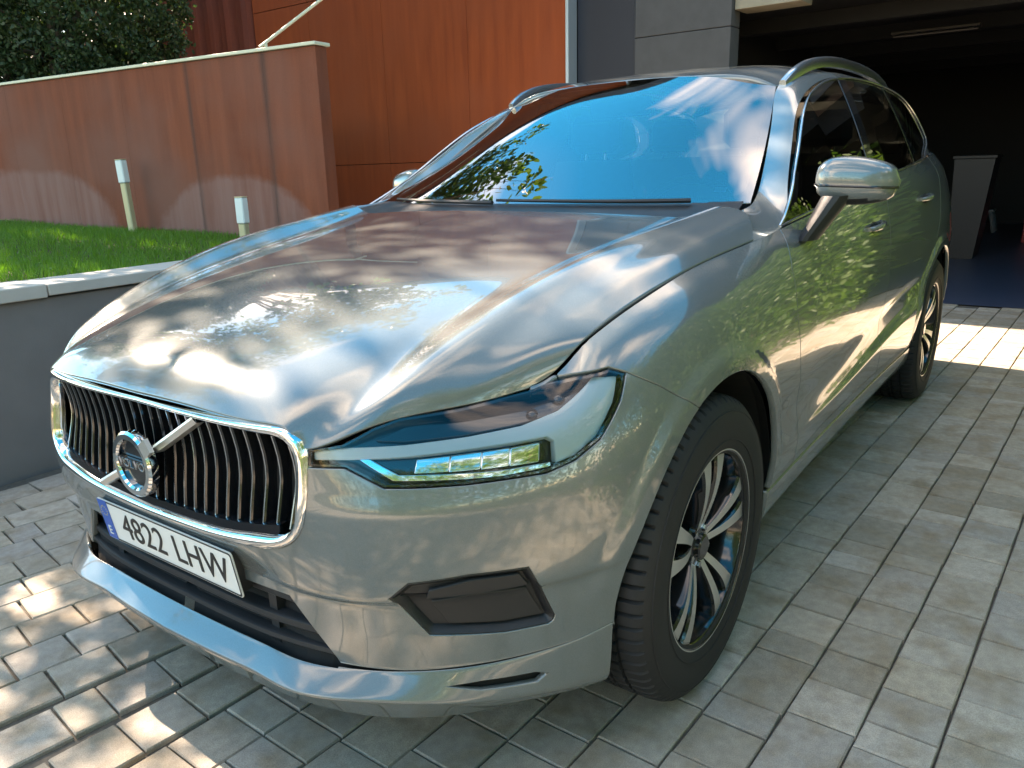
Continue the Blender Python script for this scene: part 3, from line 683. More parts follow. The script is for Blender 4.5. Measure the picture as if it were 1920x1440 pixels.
# ---- leaves
def leaves(P, size, jit=.35, droop=.3):
    n = len(P); d = rng.normal(size=(n, 3)); d[:, 2] -= droop; d /= np.linalg.norm(d, axis=1)[:, None]; q = rng.normal(size=(n, 3)); a = np.cross(d, q); a /= np.linalg.norm(a, axis=1)[:, None]+1e-9; nn_ = np.cross(d, a)
    s_ = size*rng.uniform(1-jit, 1+jit, n)[:, None]; V = np.zeros((n, 6, 3))
    V[:, 0] = P; V[:, 1] = P+d*s_*.35+a*s_*.27; V[:, 2] = P+d*s_*.72+a*s_*.20-nn_*s_*.04; V[:, 3] = P+d*s_-nn_*s_*.10; V[:, 4] = P+d*s_*.72-a*s_*.20-nn_*s_*.04; V[:, 5] = P+d*s_*.35-a*s_*.27
    return V.reshape(-1, 3), np.arange(n*6).reshape(n, 6)
def clumps(C, n, rad):
    """n points spread in balls round centres C"""
    k = rng.integers(0, len(C), n); d = rng.normal(size=(n, 3)); d /= np.linalg.norm(d, axis=1)[:, None]
    return np.asarray(C)[k]+d*(rng.uniform(0, 1, n)**.5)[:, None]*rad*rng.uniform(.6, 1.2, n)[:, None]
def tree(name, label, base, crown, rad, nl, leaf, nb=26, bark='bark', lmat='leaf_tree', flat=.7, clr=.42, r0=.13, group=None, keep=None):
    base = np.array(base, float); crown = np.array(crown, float); rel = crown-base; t_ = thing(name, label, 'tree', tuple(base), group)
    mb = MB(); fork = rel*np.array((.35, .35, .55)); mb.tube([(0, 0, -.2), fork*.35+np.array((.05, -.03, 0)), fork*.7, fork], [r0, r0*.85, r0*.72, r0*.6], 10); tr = mb.build('trunk', bark, t_, smooth=True)
    C = []; mb = MB()
    for i in range(nb):
        d = rng.normal(size=3); d /= np.linalg.norm(d); tip = rel+d*np.array((rad, rad, rad*flat))*rng.uniform(.45, 1.0); mid = fork+(tip-fork)*.5+rng.normal(0, .12, 3)*rad*.4
        mb.tube([fork*.92, fork+(mid-fork)*.5+rng.normal(0, .04, 3), mid, mid+(tip-mid)*.55+rng.normal(0, .05, 3), tip], np.array([.34, .26, .18, .11, .03])*r0, 5, cap=False); C += [tip, mid+(tip-mid)*.55, mid+(tip-mid)*.8+rng.normal(0, .2, 3)]
        for _ in range(3): e = mid+(tip-mid)*rng.uniform(.2, .9); f = e+rng.normal(0, .38, 3)*rad*.45; mb.tube([e, (e+f)/2+rng.normal(0, .03, 3), f], [.08*r0, .06*r0, .02*r0], 4, cap=False); C.append(f)
    mb.build('limbs', bark, t_, smooth=True)
    P = clumps(C, nl, clr)
    if keep is not None: P = P[keep(P+base)]
    V, I = leaves(P, leaf); fast('crown', V, I, lmat, t_)
    return t_
TG = 'trees round the drive'
tree('shade_tree', 'tall leafy tree on the lawn left of the drive front, out of frame', (2.6, -7.0, .85), (1.7, -5.3, 5.3), 2.1, 8000, .105, 34, group=TG); tree('shade_tree', 'tall leafy tree on the lawn beside the car, out of frame', (-.7, -7.3, .85), (-1.5, -5.5, 5.7), 2.0, 8200, .105, 32, group=TG)
tree('garden_tree', 'slim red barked tree on the terrace behind the round bush', (-3.1, -7.7, 1.85), (-2.68, -3.30, 4.40), 1.12, 2200, .12, 18, 'bark_red', r0=.06, clr=.24, group=TG)
tree('shade_tree', 'tall dense tree added to shade the lawn, out of frame', (-.4, -11.5, .9), (-.9, -9.4, 5.4), 2.6, 14000, .12, 34, group=TG)  # unseen tree, added to keep the sun off the lawn
tree('garden_tree', 'broad tree beyond the hedge on the right, out of frame', (-1.5, 8.2, 0), (-1.5, 8.0, 4.6), 2.4, 5000, .16, 22, lmat='leaf_yellow', group=TG); tree('garden_tree', 'dark tree beyond the hedge near the garage, out of frame', (-5.0, 9.0, 0), (-5.0, 9.0, 4.4), 2.3, 4500, .16, 20, group=TG); tree('garden_tree', 'dark tree beyond the hedge by the street, out of frame', (3.2, 8.8, 0), (3.2, 8.6, 4.6), 2.4, 5000, .16, 22, group=TG)
def hedge(label, a, b, h, n, lmat, leaf=.11):
    a = np.array(a, float); b = np.array(b, float); c = (a+b)/2; t_ = thing('hedge', label, 'hedge', tuple(c), 'hedges round the drive'); L_ = np.linalg.norm(b-a); d = (b-a)/L_; q = np.array((-d[1], d[0], 0))
    s_ = rng.uniform(-L_/2, L_/2, n); z = h*rng.uniform(0, 1, n)**.85; w_ = rng.choice((-1, 1), n)*rng.uniform(.25, .55, n); hz = z/h; w_ = np.where(hz > .93, rng.uniform(-.5, .5, n), w_); wav = .12*np.sin(s_*2.1)+.08*np.sin(s_*5.3)
    P = d*s_[:, None]+q*(w_*(1+wav))[:, None]+np.array((0, 0, 1))*(z*(1+.06*np.sin(s_*3.1)))[:, None]; V, I = leaves(P, leaf); fast('foliage', V, I, lmat, t_)
    for k in np.linspace(-L_/2+.2, L_/2-.2, int(L_/.9)): mb = MB(); p = d*k; mb.tube([p, p+np.array((.05, .03, h*.4)), p+np.array((-.03, .06, h*.85))], [.035, .03, .015], 5); mb.build('stem', 'bark', t_)
hedge('green hedge along the right side of the drive beside the car, out of frame', (-5.6, 2.2, 0), (.3, 3.0, 0), 2.1, 42000, 'leaf_hedge', .06); hedge('taller green hedge along the right side of the drive towards the street, out of frame', (.4, 3.1, 0), (9, 4.0, 0), 2.9, 30000, 'leaf_hedge', .075); hedge('tall green hedge across the far street end of the drive, out of frame', (11.5, 6, 0), (11.5, -7, 0), 2.4, 12000, 'leaf_hedge')
hedge('dark hedge at the back of the upper terrace behind the bush', (-1.5, -11.5, 1.86), (-5.6, -10.5, 1.86), 3.4, 26000, 'leaf_bush')
# round conifer on the terrace
bu = thing('round_bush', 'dense dark green clipped bush above the low rust wall', 'bush', (-2.36, -6.36, 1.80)); C = []
for i in range(900):
    zf = 1-2*(i+.5)/900; af = i*2.399963; rf_ = (1-zf*zf)**.5; d = np.array((rf_*cos(af), rf_*sin(af), zf))
    C.append(np.array((0, 0, 1.05))+d*np.array((1.12, 1.12, 1.25))*(1+.05*sin(5*d[0])+.05*sin(6*d[2]+d[1]*4))*rng.uniform(.86, 1.0)*(1 if i % 3 else .8))
P = clumps(C, 80000, .11); P = P[P[:, 2] > .0]; V, I = leaves(P, .042, droop=-.5); fast('crown', V, I, 'leaf_bush', bu)
mb = MB(); mb.tube([(0, 0, -.05), (.02, 0, .5), (0, .03, 1.2)], [.09, .07, .03], 8); mb.build('trunk', 'bark', bu, smooth=True)
for k in range(14): d = rng.normal(size=3); d /= np.linalg.norm(d); mb = MB(); mb.tube([(0, 0, .5), tuple(np.array((0, 0, .95))+d*.5), tuple(np.array((0, 0, .95))+d*np.array((.8, .8, .95)))], [.03, .02, .008], 5); mb.build('branch', 'bark', bu)
# ================================================================ the car
pbr('black_plastic', (.018, .019, .021), .45, bump=(900, .0002)); pbr('gloss_black', (.012, .012, .014), .12, coat=.6)
pbr('matte_black', (.008, .008, .008), .8); pbr('rubber', (.014, .014, .015), .68, bump=(300, .0004)); pbr('chrome', (.85, .86, .87), .06, 1)
pbr('satin_metal', (.62, .63, .64), .25, 1); pbr('diamond_cut', (.80, .79, .76), .38, 1); pbr('disc_steel', (.35, .35, .36), .35, 1)
pbr('lamp_white', (.90, .94, .93), .35, coat=.3); pbr('plate_white', (.78, .78, .74), .35); pbr('plate_blue', (.01, .10, .42), .4)
pbr('ink', (.015, .015, .015), .5); pbr('interior', (.035, .035, .036), .65); pbr('interior_beige', (.30, .28, .24), .7); pbr('star_yellow', (.8, .6, .05), .5)
pbr('lamp_dark', (.03, .032, .036), .15, coat=.5)
pbr('sticker_blue', (.02, .30, .55), .5)
glass('windscreen_glass', (.50, .63, .61), 3.6); glass('side_glass', (.18, .21, .20), 1.52); glass('lamp_glass', (.95, .97, .97), 1.5)
def paint():
    m, t, b = new_mat('paint'); N = t.nodes.new; Lk = t.links.new
    tc = N('ShaderNodeTexCoord'); v = N('ShaderNodeTexVoronoi'); v.inputs['Scale'].default_value = 1400
    mx = N('ShaderNodeMix'); mx.data_type = 'RGBA'; mx.inputs['A'].default_value = (.140, .157, .156, 1); mx.inputs['B'].default_value = (.200, .220, .217, 1)
    Lk(tc.outputs['Object'], v.inputs['Vector']); Lk(v.outputs['Color'], mx.inputs['Factor']); Lk(mx.outputs['Result'], b.inputs['Base Color'])
    b.inputs['Metallic'].default_value = .26; b.inputs['Roughness'].default_value = .22; b.inputs['Coat Weight'].default_value = 1; b.inputs['Coat Roughness'].default_value = .015; b.inputs['Coat IOR'].default_value = 1.6
    n = N('ShaderNodeTexNoise'); n.inputs['Scale'].default_value = 30; n.inputs['Detail'].default_value = 6
    r = N('ShaderNodeMapRange'); r.inputs['To Min'].default_value = .005; r.inputs['To Max'].default_value = .05
    Lk(tc.outputs['Object'], n.inputs[0]); Lk(n.outputs['Fac'], r.inputs[0]); Lk(r.outputs[0], b.inputs['Coat Roughness'])
paint()
CAR = thing('parked_car', 'silver grey metallic SUV parked on the paved drive before the garage', 'car')
LA = np.unique(np.concatenate([np.arange(0, 2.1, .012), np.arange(2.1, 3.7, .03), np.arange(3.7, 5.1, .016), np.arange(5.1, BS[-1]+.03, .03)]))
def qpanel(name, sz, mat='paint', parent=CAR, gap=.0027, both=True, sym=False, off=0.0, flange=.016, rnd=.0022, la=LA):
    d, F = cut(qpoly(sz, gap) if not sym else qpoly_sym(sz, gap), la, VLN)
    V, F, N = skin(d, F, QF, flange=flange, rnd=rnd, sym=sym, off=off)
    if sym:
        V, F, N = mirror(V, F, N, True); return [mk(name, V, F, mat, parent, N)]
    out = [mk(name, V, F, mat, parent, N)]
    if both: V2, F2, N2 = mirror(V, F, N, False); out.append(mk(name, V2, F2, mat, parent if not isinstance(parent, (list, tuple)) else parent[1], N2))
    return out
def qpoly_sym(sz, gap):
    p = np.array(dens(sz, .012)); q = inset(p, gap); c = p[:, 0] < 1e-4; q[c, 0] = 0
    return np.stack([np.clip(q[:, 0], 0, None), v_of_z(np.clip(q[:, 0], 0, None), q[:, 1])], 1)
def zq(s, v): return Q(np.atleast_1d(s), np.atleast_1d(v)*np.ones(len(np.atleast_1d(s))))[:, 2]
def row(s0, s1, v, n=20): s = np.linspace(s0, s1, n); return list(zip(s, zq(s, v)))
def sx(x, z): q = sv_xz([x], [z])[0]; return (q[0], z)
HL_UP = [(.482, .761), (.546, .771), (.605, .797), (.657, .810), (.78, .817), (.933, .831), (1.033, .851), (1.114, .860), (1.150, .848)]
HL_LO = [(1.111, .802), (1.045, .743), (.987, .714), (.928, .699), (.782, .694), (.68, .694), (.6285, .695), (.594, .711), (.554, .729), (.482, .727)]
GR_OUT = [(0, .808), (.15, .808), (.30, .806), (.40, .803), (.445, .793), (.468, .772), (.474, .740), (.475, .68), (.464, .615), (.436, .578), (.39, .557), (.29, .545), (.17, .538), (0, .533)]
GR_IN = [(0, .782), (.15, .782), (.30, .780), (.38, .777), (.425, .768), (.442, .745), (.448, .67), (.438, .61), (.412, .592), (.36, .583), (.27, .571), (.16, .563), (0, .558)]
def yz_s(L): a = np.array(L); q = sv_yz(a[:, 0], a[:, 1]); return list(zip(q[:, 0], a[:, 1]))
gro = yz_s(curve(GR_OUT, 60))
gbot = [p for p in gro if p[1] < .735][::-1]                 # centre bottom -> right side
SEAM = radians(67)
# --- painted panels
S_IN, S_ARCH = .4949, arch_pts(ARCH_F, -2, -1, 2)[0][0]
BUMP = gbot+[(.482, .728)]+HL_LO[::-1][1:]+[(1.150, .848), (1.222, .812)]+arch_pts(ARCH_F, 67, -2, 40)+row(S_ARCH-.004, S_IN, 3.5, 30)+[(.44, .375), (.3894, .440), (.266, .437), (.0, .435)]
FOG = [(.6229, .482), (.6617, .516), (.7738, .526), (.8858, .525), (.9117, .475), (.944, .403), (.940, .392), (.930, .3855), (.842, .382), (.6941, .391)]
def cut_hole(outer, hole, sm):
    """panel with one hole: split along s = sm into two simple polygons, cut both, weld"""
    allv = {}; VL = []; FL = []; la = np.unique(np.append(LA, sm))
    for gt in (True, False):
        o = clip_axis([tuple(map(float, p)) for p in outer], 0, sm, gt); h = clip_axis([tuple(map(float, p)) for p in hole], 0, sm, gt); on = lambda p: abs(p[0]-sm) < 1e-9
        k = next(i for i in range(len(o)) if on(o[i]) and on(o[(i+1) % len(o)])); o = o[k+1:]+o[:k+1]       # ends with p1, starts with p2
        k = next(i for i in range(len(h)) if on(h[i]) and on(h[(i+1) % len(h)])); h = h[k+1:]+h[:k+1]
        if abs(h[0][1]-o[-1][1]) > abs(h[-1][1]-o[-1][1]): h = h[::-1]
        p = np.array(o+h); p[:, 0] = np.clip(p[:, 0], 0, None); d, F = cut(np.stack([p[:, 0], v_of_z(p[:, 0], p[:, 1])], 1), la, VLN); mp_ = []
        for q in d:
            kk = (round(q[0], 5), round(q[1], 4))
            if kk not in allv: allv[kk] = len(VL); VL.append(q)
            mp_.append(allv[kk])
        for f in F:
            g = [mp_[i] for i in f]; g = [g[i] for i in range(len(g)) if g[i] != g[i-1]]
            if len(g) > 2 and len(set(g)) == len(g): FL.append(g)
    return np.array(VL), FL
def bumper():
    o = np.array(dens(BUMP, .012)); q = inset(o, .002); c = o[:, 0] < 1e-4; q[c, 0] = 0
    d, F = cut_hole(q, inset(np.array(dens(FOG, .012)), -.001), .795); V, F, N = skin(d, F, QF, sym=True)
    V, F, N = mirror(V, F, N, True); return mk('front_bumper', V, F, 'paint', CAR, N)
bumper()
VENT = [(.715, .284), (.79, .289), (.90, .288), (.930, .279), (.905, .262), (.79, .268)]
def skirt():
    o = np.array(dens(row(0, S_IN, 3.15, 25)+row(S_IN, S_ARCH-.004, 3.45, 30)+[(S_ARCH-.004, .26)]+row(S_ARCH-.004, 0, .05, 40), .012)); q = inset(o, .0015); q[o[:, 0] < 1e-4, 0] = 0
    d, F = cut_hole(q, dens(VENT, .012), .825); V, F, N = skin(d, F, QF, sym=True)
    V, F, N = mirror(V, F, N, True); mk('front_skirt', V, F, 'paint', CAR, N)
skirt()
top = lambda x0, x1, n=20: row(s_of_x(x0), s_of_x(x1), NR-1-1e-6, n)
GAPF = [sx(-.60, 1.03), sx(-.562, .942), sx(-.580, .80), sx(-.60, .741), sx(-.655, .488), sx(-.665, .352)]
FEND = [(1.150, .848), (1.114, .860), (1.033, .851), (.945, .834)]+row(.945, s_of_x(-.600), NR-1-1e-6, 40)+GAPF[:1]+GAPF[1:]+arch_pts(ARCH_F, 181.5, 67, 50)+[(1.222, .812)]
fend = qpanel('fender', FEND)
GAPB = [sx(-1.775, 1.10), sx(-1.785, .90), sx(-1.775, .70), sx(-1.76, .50), sx(-1.755, .354)]
fdoor = qpanel('front_door', row(s_of_x(-.603), s_of_x(-1.775), NR-1-1e-6, 30)+GAPB+GAPF[::-1])
ARX = (ARCH_R[0], ARCH_R[1], ARCH_R[2]+.035, ARCH_R[3]+.035)
rr = arch_pts(ARX, 55, 4, 30)
rdoor = qpanel('rear_door', row(s_of_x(-1.778), s_of_x(-2.86), NR-1-1e-6, 30)+[sx(-2.86, 1.10), sx(-2.78, .95)]+[p for p in rr if p[1] < .80]+[sx(-2.43, .36)]+GAPB[::-1])
qpanel('rear_quarter', row(s_of_x(-2.863), BS[-1]-.001, NR-1-1e-6, 30)+row(BS[-1]-.001, s_of_x(-3.29), 1, 30)+arch_pts(ARCH_R, 178, 2, 60)+[p for p in rr if p[1] < .80][::-1]+[sx(-2.783, .95), sx(-2.863, 1.10)])
qpanel('sill', row(s_of_x(-.435), s_of_x(-2.44), 3.9, 30)+row(s_of_x(-2.44), s_of_x(-.435), .6, 30))
# bonnet
def hoodf(a, b): return hood(np.clip(a, -.02, 1.02), np.clip(b, -.02, 1.02))
def gridpanel(name, f, ua, wb, mat, flip=False, sym=True, parent=CAR, flange=.018, rnd=.003, eps=(2e-3, 2e-3), both=False):
    ua = np.array(ua); wb = np.array(wb); A, B = np.meshgrid(ua, wb, indexing='ij')
    d = np.stack([A.ravel(), B.ravel()], 1); F = grid_faces(len(ua), len(wb), flip=True)
    V, F, N = skin(d, F, f, flip=flip, flange=flange, rnd=rnd, sym=sym, eps=eps)
    if sym: V, F, N = mirror(V, F, N, True)
    r = [mk(name, V, F, mat, parent, N)]
    if both: V2, F2, N2 = mirror(V, F, N, False); r.append(mk(name, V2, F2, mat, parent, N2))
    return r
gridpanel('bonnet', hoodf, np.unique(np.concatenate([np.linspace(.002, .15, 30), np.linspace(.15, .997, 70)])), np.linspace(0, .996, 90), 'paint', flip=True, rnd=.004)
# windscreen, roof, pillars
WSU = [0, .5, 1]; WSW = [0, .5, 1]
WSP = np.array([[(-.53, 0, 1.105), (-.565, .38, 1.105), (-.705, .735, 1.108)], [(-.925, 0, 1.345), (-.955, .345, 1.336), (-1.055, .652, 1.272)], [(-1.335, 0, 1.532), (-1.345, .31, 1.522), (-1.375, .568, 1.470)]])
def ws(a, b): return tens(WSU, WSW, WSP, np.clip(a, -.05, 1.05), np.clip(b, -.05, 1.05))
gridpanel('windscreen', ws, np.linspace(0, 1, 30), np.linspace(0, .995, 30), 'windscreen_glass', flip=True, flange=.004, rnd=.001)
def frit(poly, name='windscreen_border'):
    d, F = cut(poly, np.linspace(-.02, 1.02, 32), np.linspace(0, 1.02, 32)); V, F, N = skin(d, F, lambda a, b: ws(a, b), flip=True, flange=0, off=-.0035)
    V, F, N = mirror(V, F, N, True); mk(name, V, F, 'gloss_black', CAR, N)
frit([(0, 0), (0, .995), (1, .995), (1, 0), (.955, 0), (.955, .80), (.94, .92), (.90, .955), (.12, .965), (.07, .94), (.045, .86), (.04, 0)])
RFU = [0, .2, .45, .7, .9, 1]; RFW = [0, .5, .85, 1]
RFP = np.array([[(x, 0, z0), (x-.005, .30, z0-.008), (x-.02, .50, z0-.034), (x-.03, ye, z0-.066)] for x, z0, ye in ((-1.345, 1.536, .570), (-1.62, 1.584, .578), (-2.05, 1.612, .584), (-2.55, 1.610, .574), (-3.05, 1.574, .56), (-3.30, 1.54, .55))])
def rf(a, b): return tens(RFU, RFW, RFP, np.clip(a, -.03, 1.03), np.clip(b, -.03, 1.03))
gridpanel('roof', rf, np.linspace(.004, 1, 50), np.linspace(0, .99, 40), 'paint', flip=True)
PI_ = np.array([(-.537, .772, 1.100), (-.70, .742, 1.111), (-.92, .69, 1.192), (-1.06, .655, 1.275), (-1.20, .617, 1.365), (-1.37, .574, 1.469), (-1.55, .578, 1.520), (-1.90, .584, 1.545), (-2.30, .584, 1.548), (-2.70, .573, 1.530), (-3.0, .563, 1.495), (-3.28, .555, 1.45)])
PO_ = np.array([(-.425, .832, 1.026), (-.60, .852, 1.044), (-.845, .790, 1.156), (-1.04, .735, 1.268), (-1.19, .695, 1.360), (-1.365, .667, 1.436), (-1.54, .656, 1.484), (-1.88, .659, 1.522), (-2.30, .663, 1.514), (-2.68, .672, 1.480), (-2.95, .698, 1.400), (-3.06, .745, 1.296)])
bul = np.array([.004, .008, .009, .009, .009, .009, .010, .012, .012, .012, .012, .012])
dirn = np.array([(.4, .7, .6)]*2+[(.4, .85, .35)]*3+[(.3, .75, .55)]+[(0, .75, .65)]*6); dirn /= np.linalg.norm(dirn, axis=1)[:, None]
PM = [PI_+(PO_-PI_)*k+dirn*(bul*4*k*(1-k))[:, None] for k in (0, .33, .67, 1)]
PNET = np.stack(PM, 1); PU = chord(PNET[:, 1]); PU /= PU[-1]
def pil(a, b): return tens(PU, [0, .33, .67, 1], PNET, np.clip(a, -.02, 1.02), np.clip(b, -.02, 1.02))
gridpanel('roof_pillar_frame', pil, np.linspace(0, 1, 110), np.linspace(0.01, 1, 14), 'paint', flip=True, sym=False, both=True, flange=.012, rnd=.002)
# rear pillar and tailgate (closing the body)
def loft(name, rows, mat, n=20, m=16, flip=False, both=True, parent=CAR):
    P = np.array(rows, float); U = np.linspace(0, 1, P.shape[0]); W = np.linspace(0, 1, P.shape[1])
    return gridpanel(name, lambda a, b: tens(U, W, P, a, b), np.linspace(0, 1, n), np.linspace(0, 1, m), mat, flip=flip, sym=False, both=both, flange=.008, rnd=.001, parent=parent)
loft('rear_pillar', [[(-2.86, .792, 1.212), (-3.03, .765, 1.262), (-3.06, .743, 1.298), (-3.28, .56, 1.452)], [(-3.25, .80, 1.205), (-3.27, .765, 1.255), (-3.28, .725, 1.31), (-3.40, .56, 1.45)], [(-3.55, .72, 1.20), (-3.53, .68, 1.26), (-3.52, .63, 1.32), (-3.47, .52, 1.46)]], 'paint', flip=True)
loft('tailgate', [[(-3.30, .55, 1.475), (-3.32, .3, 1.525), (-3.33, 0, 1.54)], [(-3.55, .62, 1.30), (-3.60, .3, 1.32), (-3.62, 0, 1.32)], [(-3.62, .70, 1.18), (-3.76, .35, 1.15), (-3.79, 0, 1.15)]], 'paint')
# side windows on the tumblehome
def G(x, z):
    x = np.atleast_1d(x); z = np.atleast_1d(z)*np.ones(len(x)); q = Q(s_of_x(np.clip(x, -3.6, .2)), np.full(len(x), NR-1-1e-6))
    t = np.clip((z-q[:, 2])/.42, 0, 1)
    return np.stack([x, q[:, 1]-.004-.47*(z-q[:, 2])+.012*np.sin(pi*t)-.024*np.clip((z-1.07)/.12, 0, 1)*np.clip((x+1.95)/.6, 0, 1), z], 1)
def belt(x): return float(zq(s_of_x(x), NR-1-1e-6)[0])+.004
DLO = [(-.615, belt(-.615)), (-.845, 1.152), (-1.04, 1.265), (-1.19, 1.356), (-1.365, 1.432), (-1.54, 1.480), (-1.88, 1.518), (-2.30, 1.510), (-2.68, 1.476), (-2.94, 1.397), (-3.045, 1.296), (-2.98, 1.262), (-2.80, 1.225)]
up = [tuple(p) for p in Spl(chord(DLO[:11]), np.array(DLO[:11]))(np.linspace(0, chord(DLO[:11])[-1], 50))]
lo = [(x, belt(x)) for x in np.linspace(-2.75, -.64, 30)]
dlo = up+DLO[11:]+lo
def clipx(poly, x0, x1, k):     # keep x between two leaning lines x = x0 + k*(z-1.2)
    f = [(x-k*(z-1.2), z) for x, z in poly]
    f = clip_axis(clip_axis(f, 0, x0, True), 0, x1, False)
    return [(a+k*(z-1.2), z) for a, z in f]
def gpanel(name, poly, mat, off=0, flange=.004, parent=CAR, both=True, rnd=.001):
    p = np.array(dens(poly, .02)); p = p[:, [0, 1]]
    d, F = cut(p, np.linspace(-3.3, -.4, 100), np.linspace(.98, 1.58, 30)); V, F, N = skin(d, F, G, flip=True, flange=flange, rnd=rnd, off=off, eps=(2e-3, 2e-3))
    r = [mk(name, V, F, mat, parent, N)]
    V2, F2, N2 = mirror(V, F, N, False)
    if both: r.append(mk(name, V2, F2, mat, parent, N2))
    return r
KB, KC = -.14, .30
gpanel('side_window', clipx(dlo, -1.715, -.5, KB), 'side_glass', off=-.004)
gpanel('side_window', clipx(clipx(dlo, -4, -1.80, KB), -2.42, -1, KC), 'side_glass', off=-.004)
gpanel('side_window', clipx(dlo, -4, -2.47, KC), 'side_glass', off=-.004)
gpanel('door_pillar', clipx(dlo, -1.797, -1.718, KB), 'gloss_black', off=-.002)
gpanel('door_pillar', clipx(dlo, -2.467, -2.423, KC), 'gloss_black', off=-.002)
for sg in (1, -1):
    m = MB(); P = G(*np.array(dlo+[dlo[0]]).T)+np.array((0, .001, 0)); P[:, 1] *= sg
    m.tube(P, .0042, 6); m.build('window_trim', 'satin_metal', CAR, smooth=True, angle=60)
# dark inner shell, wheel houses, underbody
def inner():
    m = MB(); ss = np.linspace(.02, BS[-1]-.02, 160)
    m2 = []
    for sg in (1, -1):
        V = []; 
        for v in (2.2, 6, 10):
            p = Q(ss, np.full(len(ss), v)); t = np.gradient(p[:, :2], axis=0); t /= np.linalg.norm(t, axis=1)[:, None]
            p[:, 0] -= t[:, 1]*.06; p[:, 1] += t[:, 0]*.06
            V.append(p)
        V = np.stack(V, 1).reshape(-1, 3)
        fs = []
        for f in grid_faces(len(ss), 3):
            c = V[list(f)].mean(0)
            if min(hypot(c[0]-ARCH_F[0], c[2]-.36), hypot(c[0]-ARCH_R[0], c[2]-.36)) > .52: fs.append(f)
        m.add(V*np.array((1, sg, 1)), fs)
    m.box((-3.6, -.70, .24), (-.46, .70, .30)); m.box((.42, -.50, .24), (.66, .50, .30))
    m.box((-.50, -.60, .25), (-.52, .60, 1.06)); m.box((-.5, -.55, .55), (.66, .55, .56))  # bulkhead, and a black sheet added to block light under the bonnet
    m.build('inner_shell', 'matte_black', CAR)
inner()
def sv_y(A, t):
    q = sv_xz(A[0]+A[2]*np.cos(t), A[1]+A[3]*np.sin(t)); return QF(q[:, 0], q[:, 1])[:, 1]
for A in (ARCH_F, ARCH_R):
    for sg in (1, -1):
        m = MB(); t = np.linspace(radians(-3), radians(182), 36); V = []
        yb = np.minimum(.93, sv_y(A, t))
        for y in (.012, .04, None):
            k = 1.0 if y == .012 else 1.03
            V += [(A[0]+A[2]*k*cos(a)*1.004, sg*(.60 if y is None else b_-y), A[1]+A[3]*k*sin(a)*1.004) for a, b_ in zip(t, yb)]
        V += [(A[0], sg*.60, A[1])]*0
        m.add(V, grid_faces(3, 36)); c = [(A[0]+A[2]*1.03*cos(a), sg*.60, A[1]+A[3]*1.03*sin(a)) for a in t]; m.add(c, [tuple(range(36))])
        m.build('wheel_arch_liner', 'matte_black', CAR)
# cowl
m = MB(); W9 = np.linspace(-1, 1, 31); V = []
for u, zz, dx in ((0, .0, .0), (1, 0, 0)):
    for w_ in W9:
        h = hood(.985, abs(w_)*.86)[0]; g = ws(.03, abs(w_)*.97)[0]
        p = (h+(g-h)*u); V.append((p[0], p[1]*(1 if w_ >= 0 else -1), p[2]-(.018 if u == 0 else .004)))
m.add(V, grid_faces(2, 31)); m.build('cowl_panel', 'black_plastic', CAR, smooth=True)
for sg, y0, y1 in ((1, .58, -.05), (1, -.06, -.60)):
    m = MB(); P = [ws(.004+.014*k, abs(y0+(y1-y0)*k)/.74)[0]*np.array((1, np.sign(y0+(y1-y0)*k), 1))+np.array((.012, 0, .010)) for k in np.linspace(0, 1, 14)]
    m.tube(P, np.linspace(.008, .005, 14), 6); m.build('wiper', 'black_plastic', CAR, smooth=True)
# --- grille
def front(y, z, off=0.0):
    y = np.atleast_1d(y); z = np.atleast_1d(z)*np.ones(len(y)); q = sv_yz(np.abs(y), z); P = Q(q[:, 0], q[:, 1]); P[:, 1] *= np.sign(y); P[:, 1] = np.where(np.abs(y) < 1e-6, 0, P[:, 1]); P[:, 0] += off
    return P
go = curve(GR_OUT, 70); gi = curve(GR_IN, 70)
def loop(half): h = np.array(half); return np.concatenate([h, (h*np.array((-1, 1)))[::-1][1:-1]])
lo_, li_ = loop(go), loop(gi)
PO3 = front(lo_[:, 0], lo_[:, 1]); PI3 = front(li_[:, 0], li_[:, 1])
rings = [PO3+(-.012, 0, 0), PO3*.93+PI3*.07+(.004, 0, 0), PO3*.7+PI3*.3+(.009, 0, 0), PO3*.4+PI3*.6+(.007, 0, 0), PO3*.1+PI3*.9+(-.004, 0, 0), PI3+(-.03, 0, 0)]
GRL = mk('grille', *(lambda q: (q.V, q.F))((lambda q: q.add(np.stack([front(*( np.array([(y, z)]).T), -.055)[0] for y in np.linspace(-.45, .45, 9) for z in np.linspace(.56, .785, 7)]), grid_faces(13, 7)))(MB())), 'matte_black', CAR, smooth=False)
mk('grille_frame', np.concatenate(rings), grid_faces(6, len(lo_), flip=False, closed=True), 'chrome', GRL)
ymax = lambda z: float(np.interp(z, [.575, .60, .67, .745, .78], [.33, .42, .445, .44, .38]))
zbot = lambda y: float(np.interp(abs(y), [0, .16, .27, .36, .412, .44], [.560, .565, .573, .585, .594, .62])); ztop = lambda y: float(np.interp(abs(y), [0, .3, .38, .43], [.782, .780, .776, .762]))
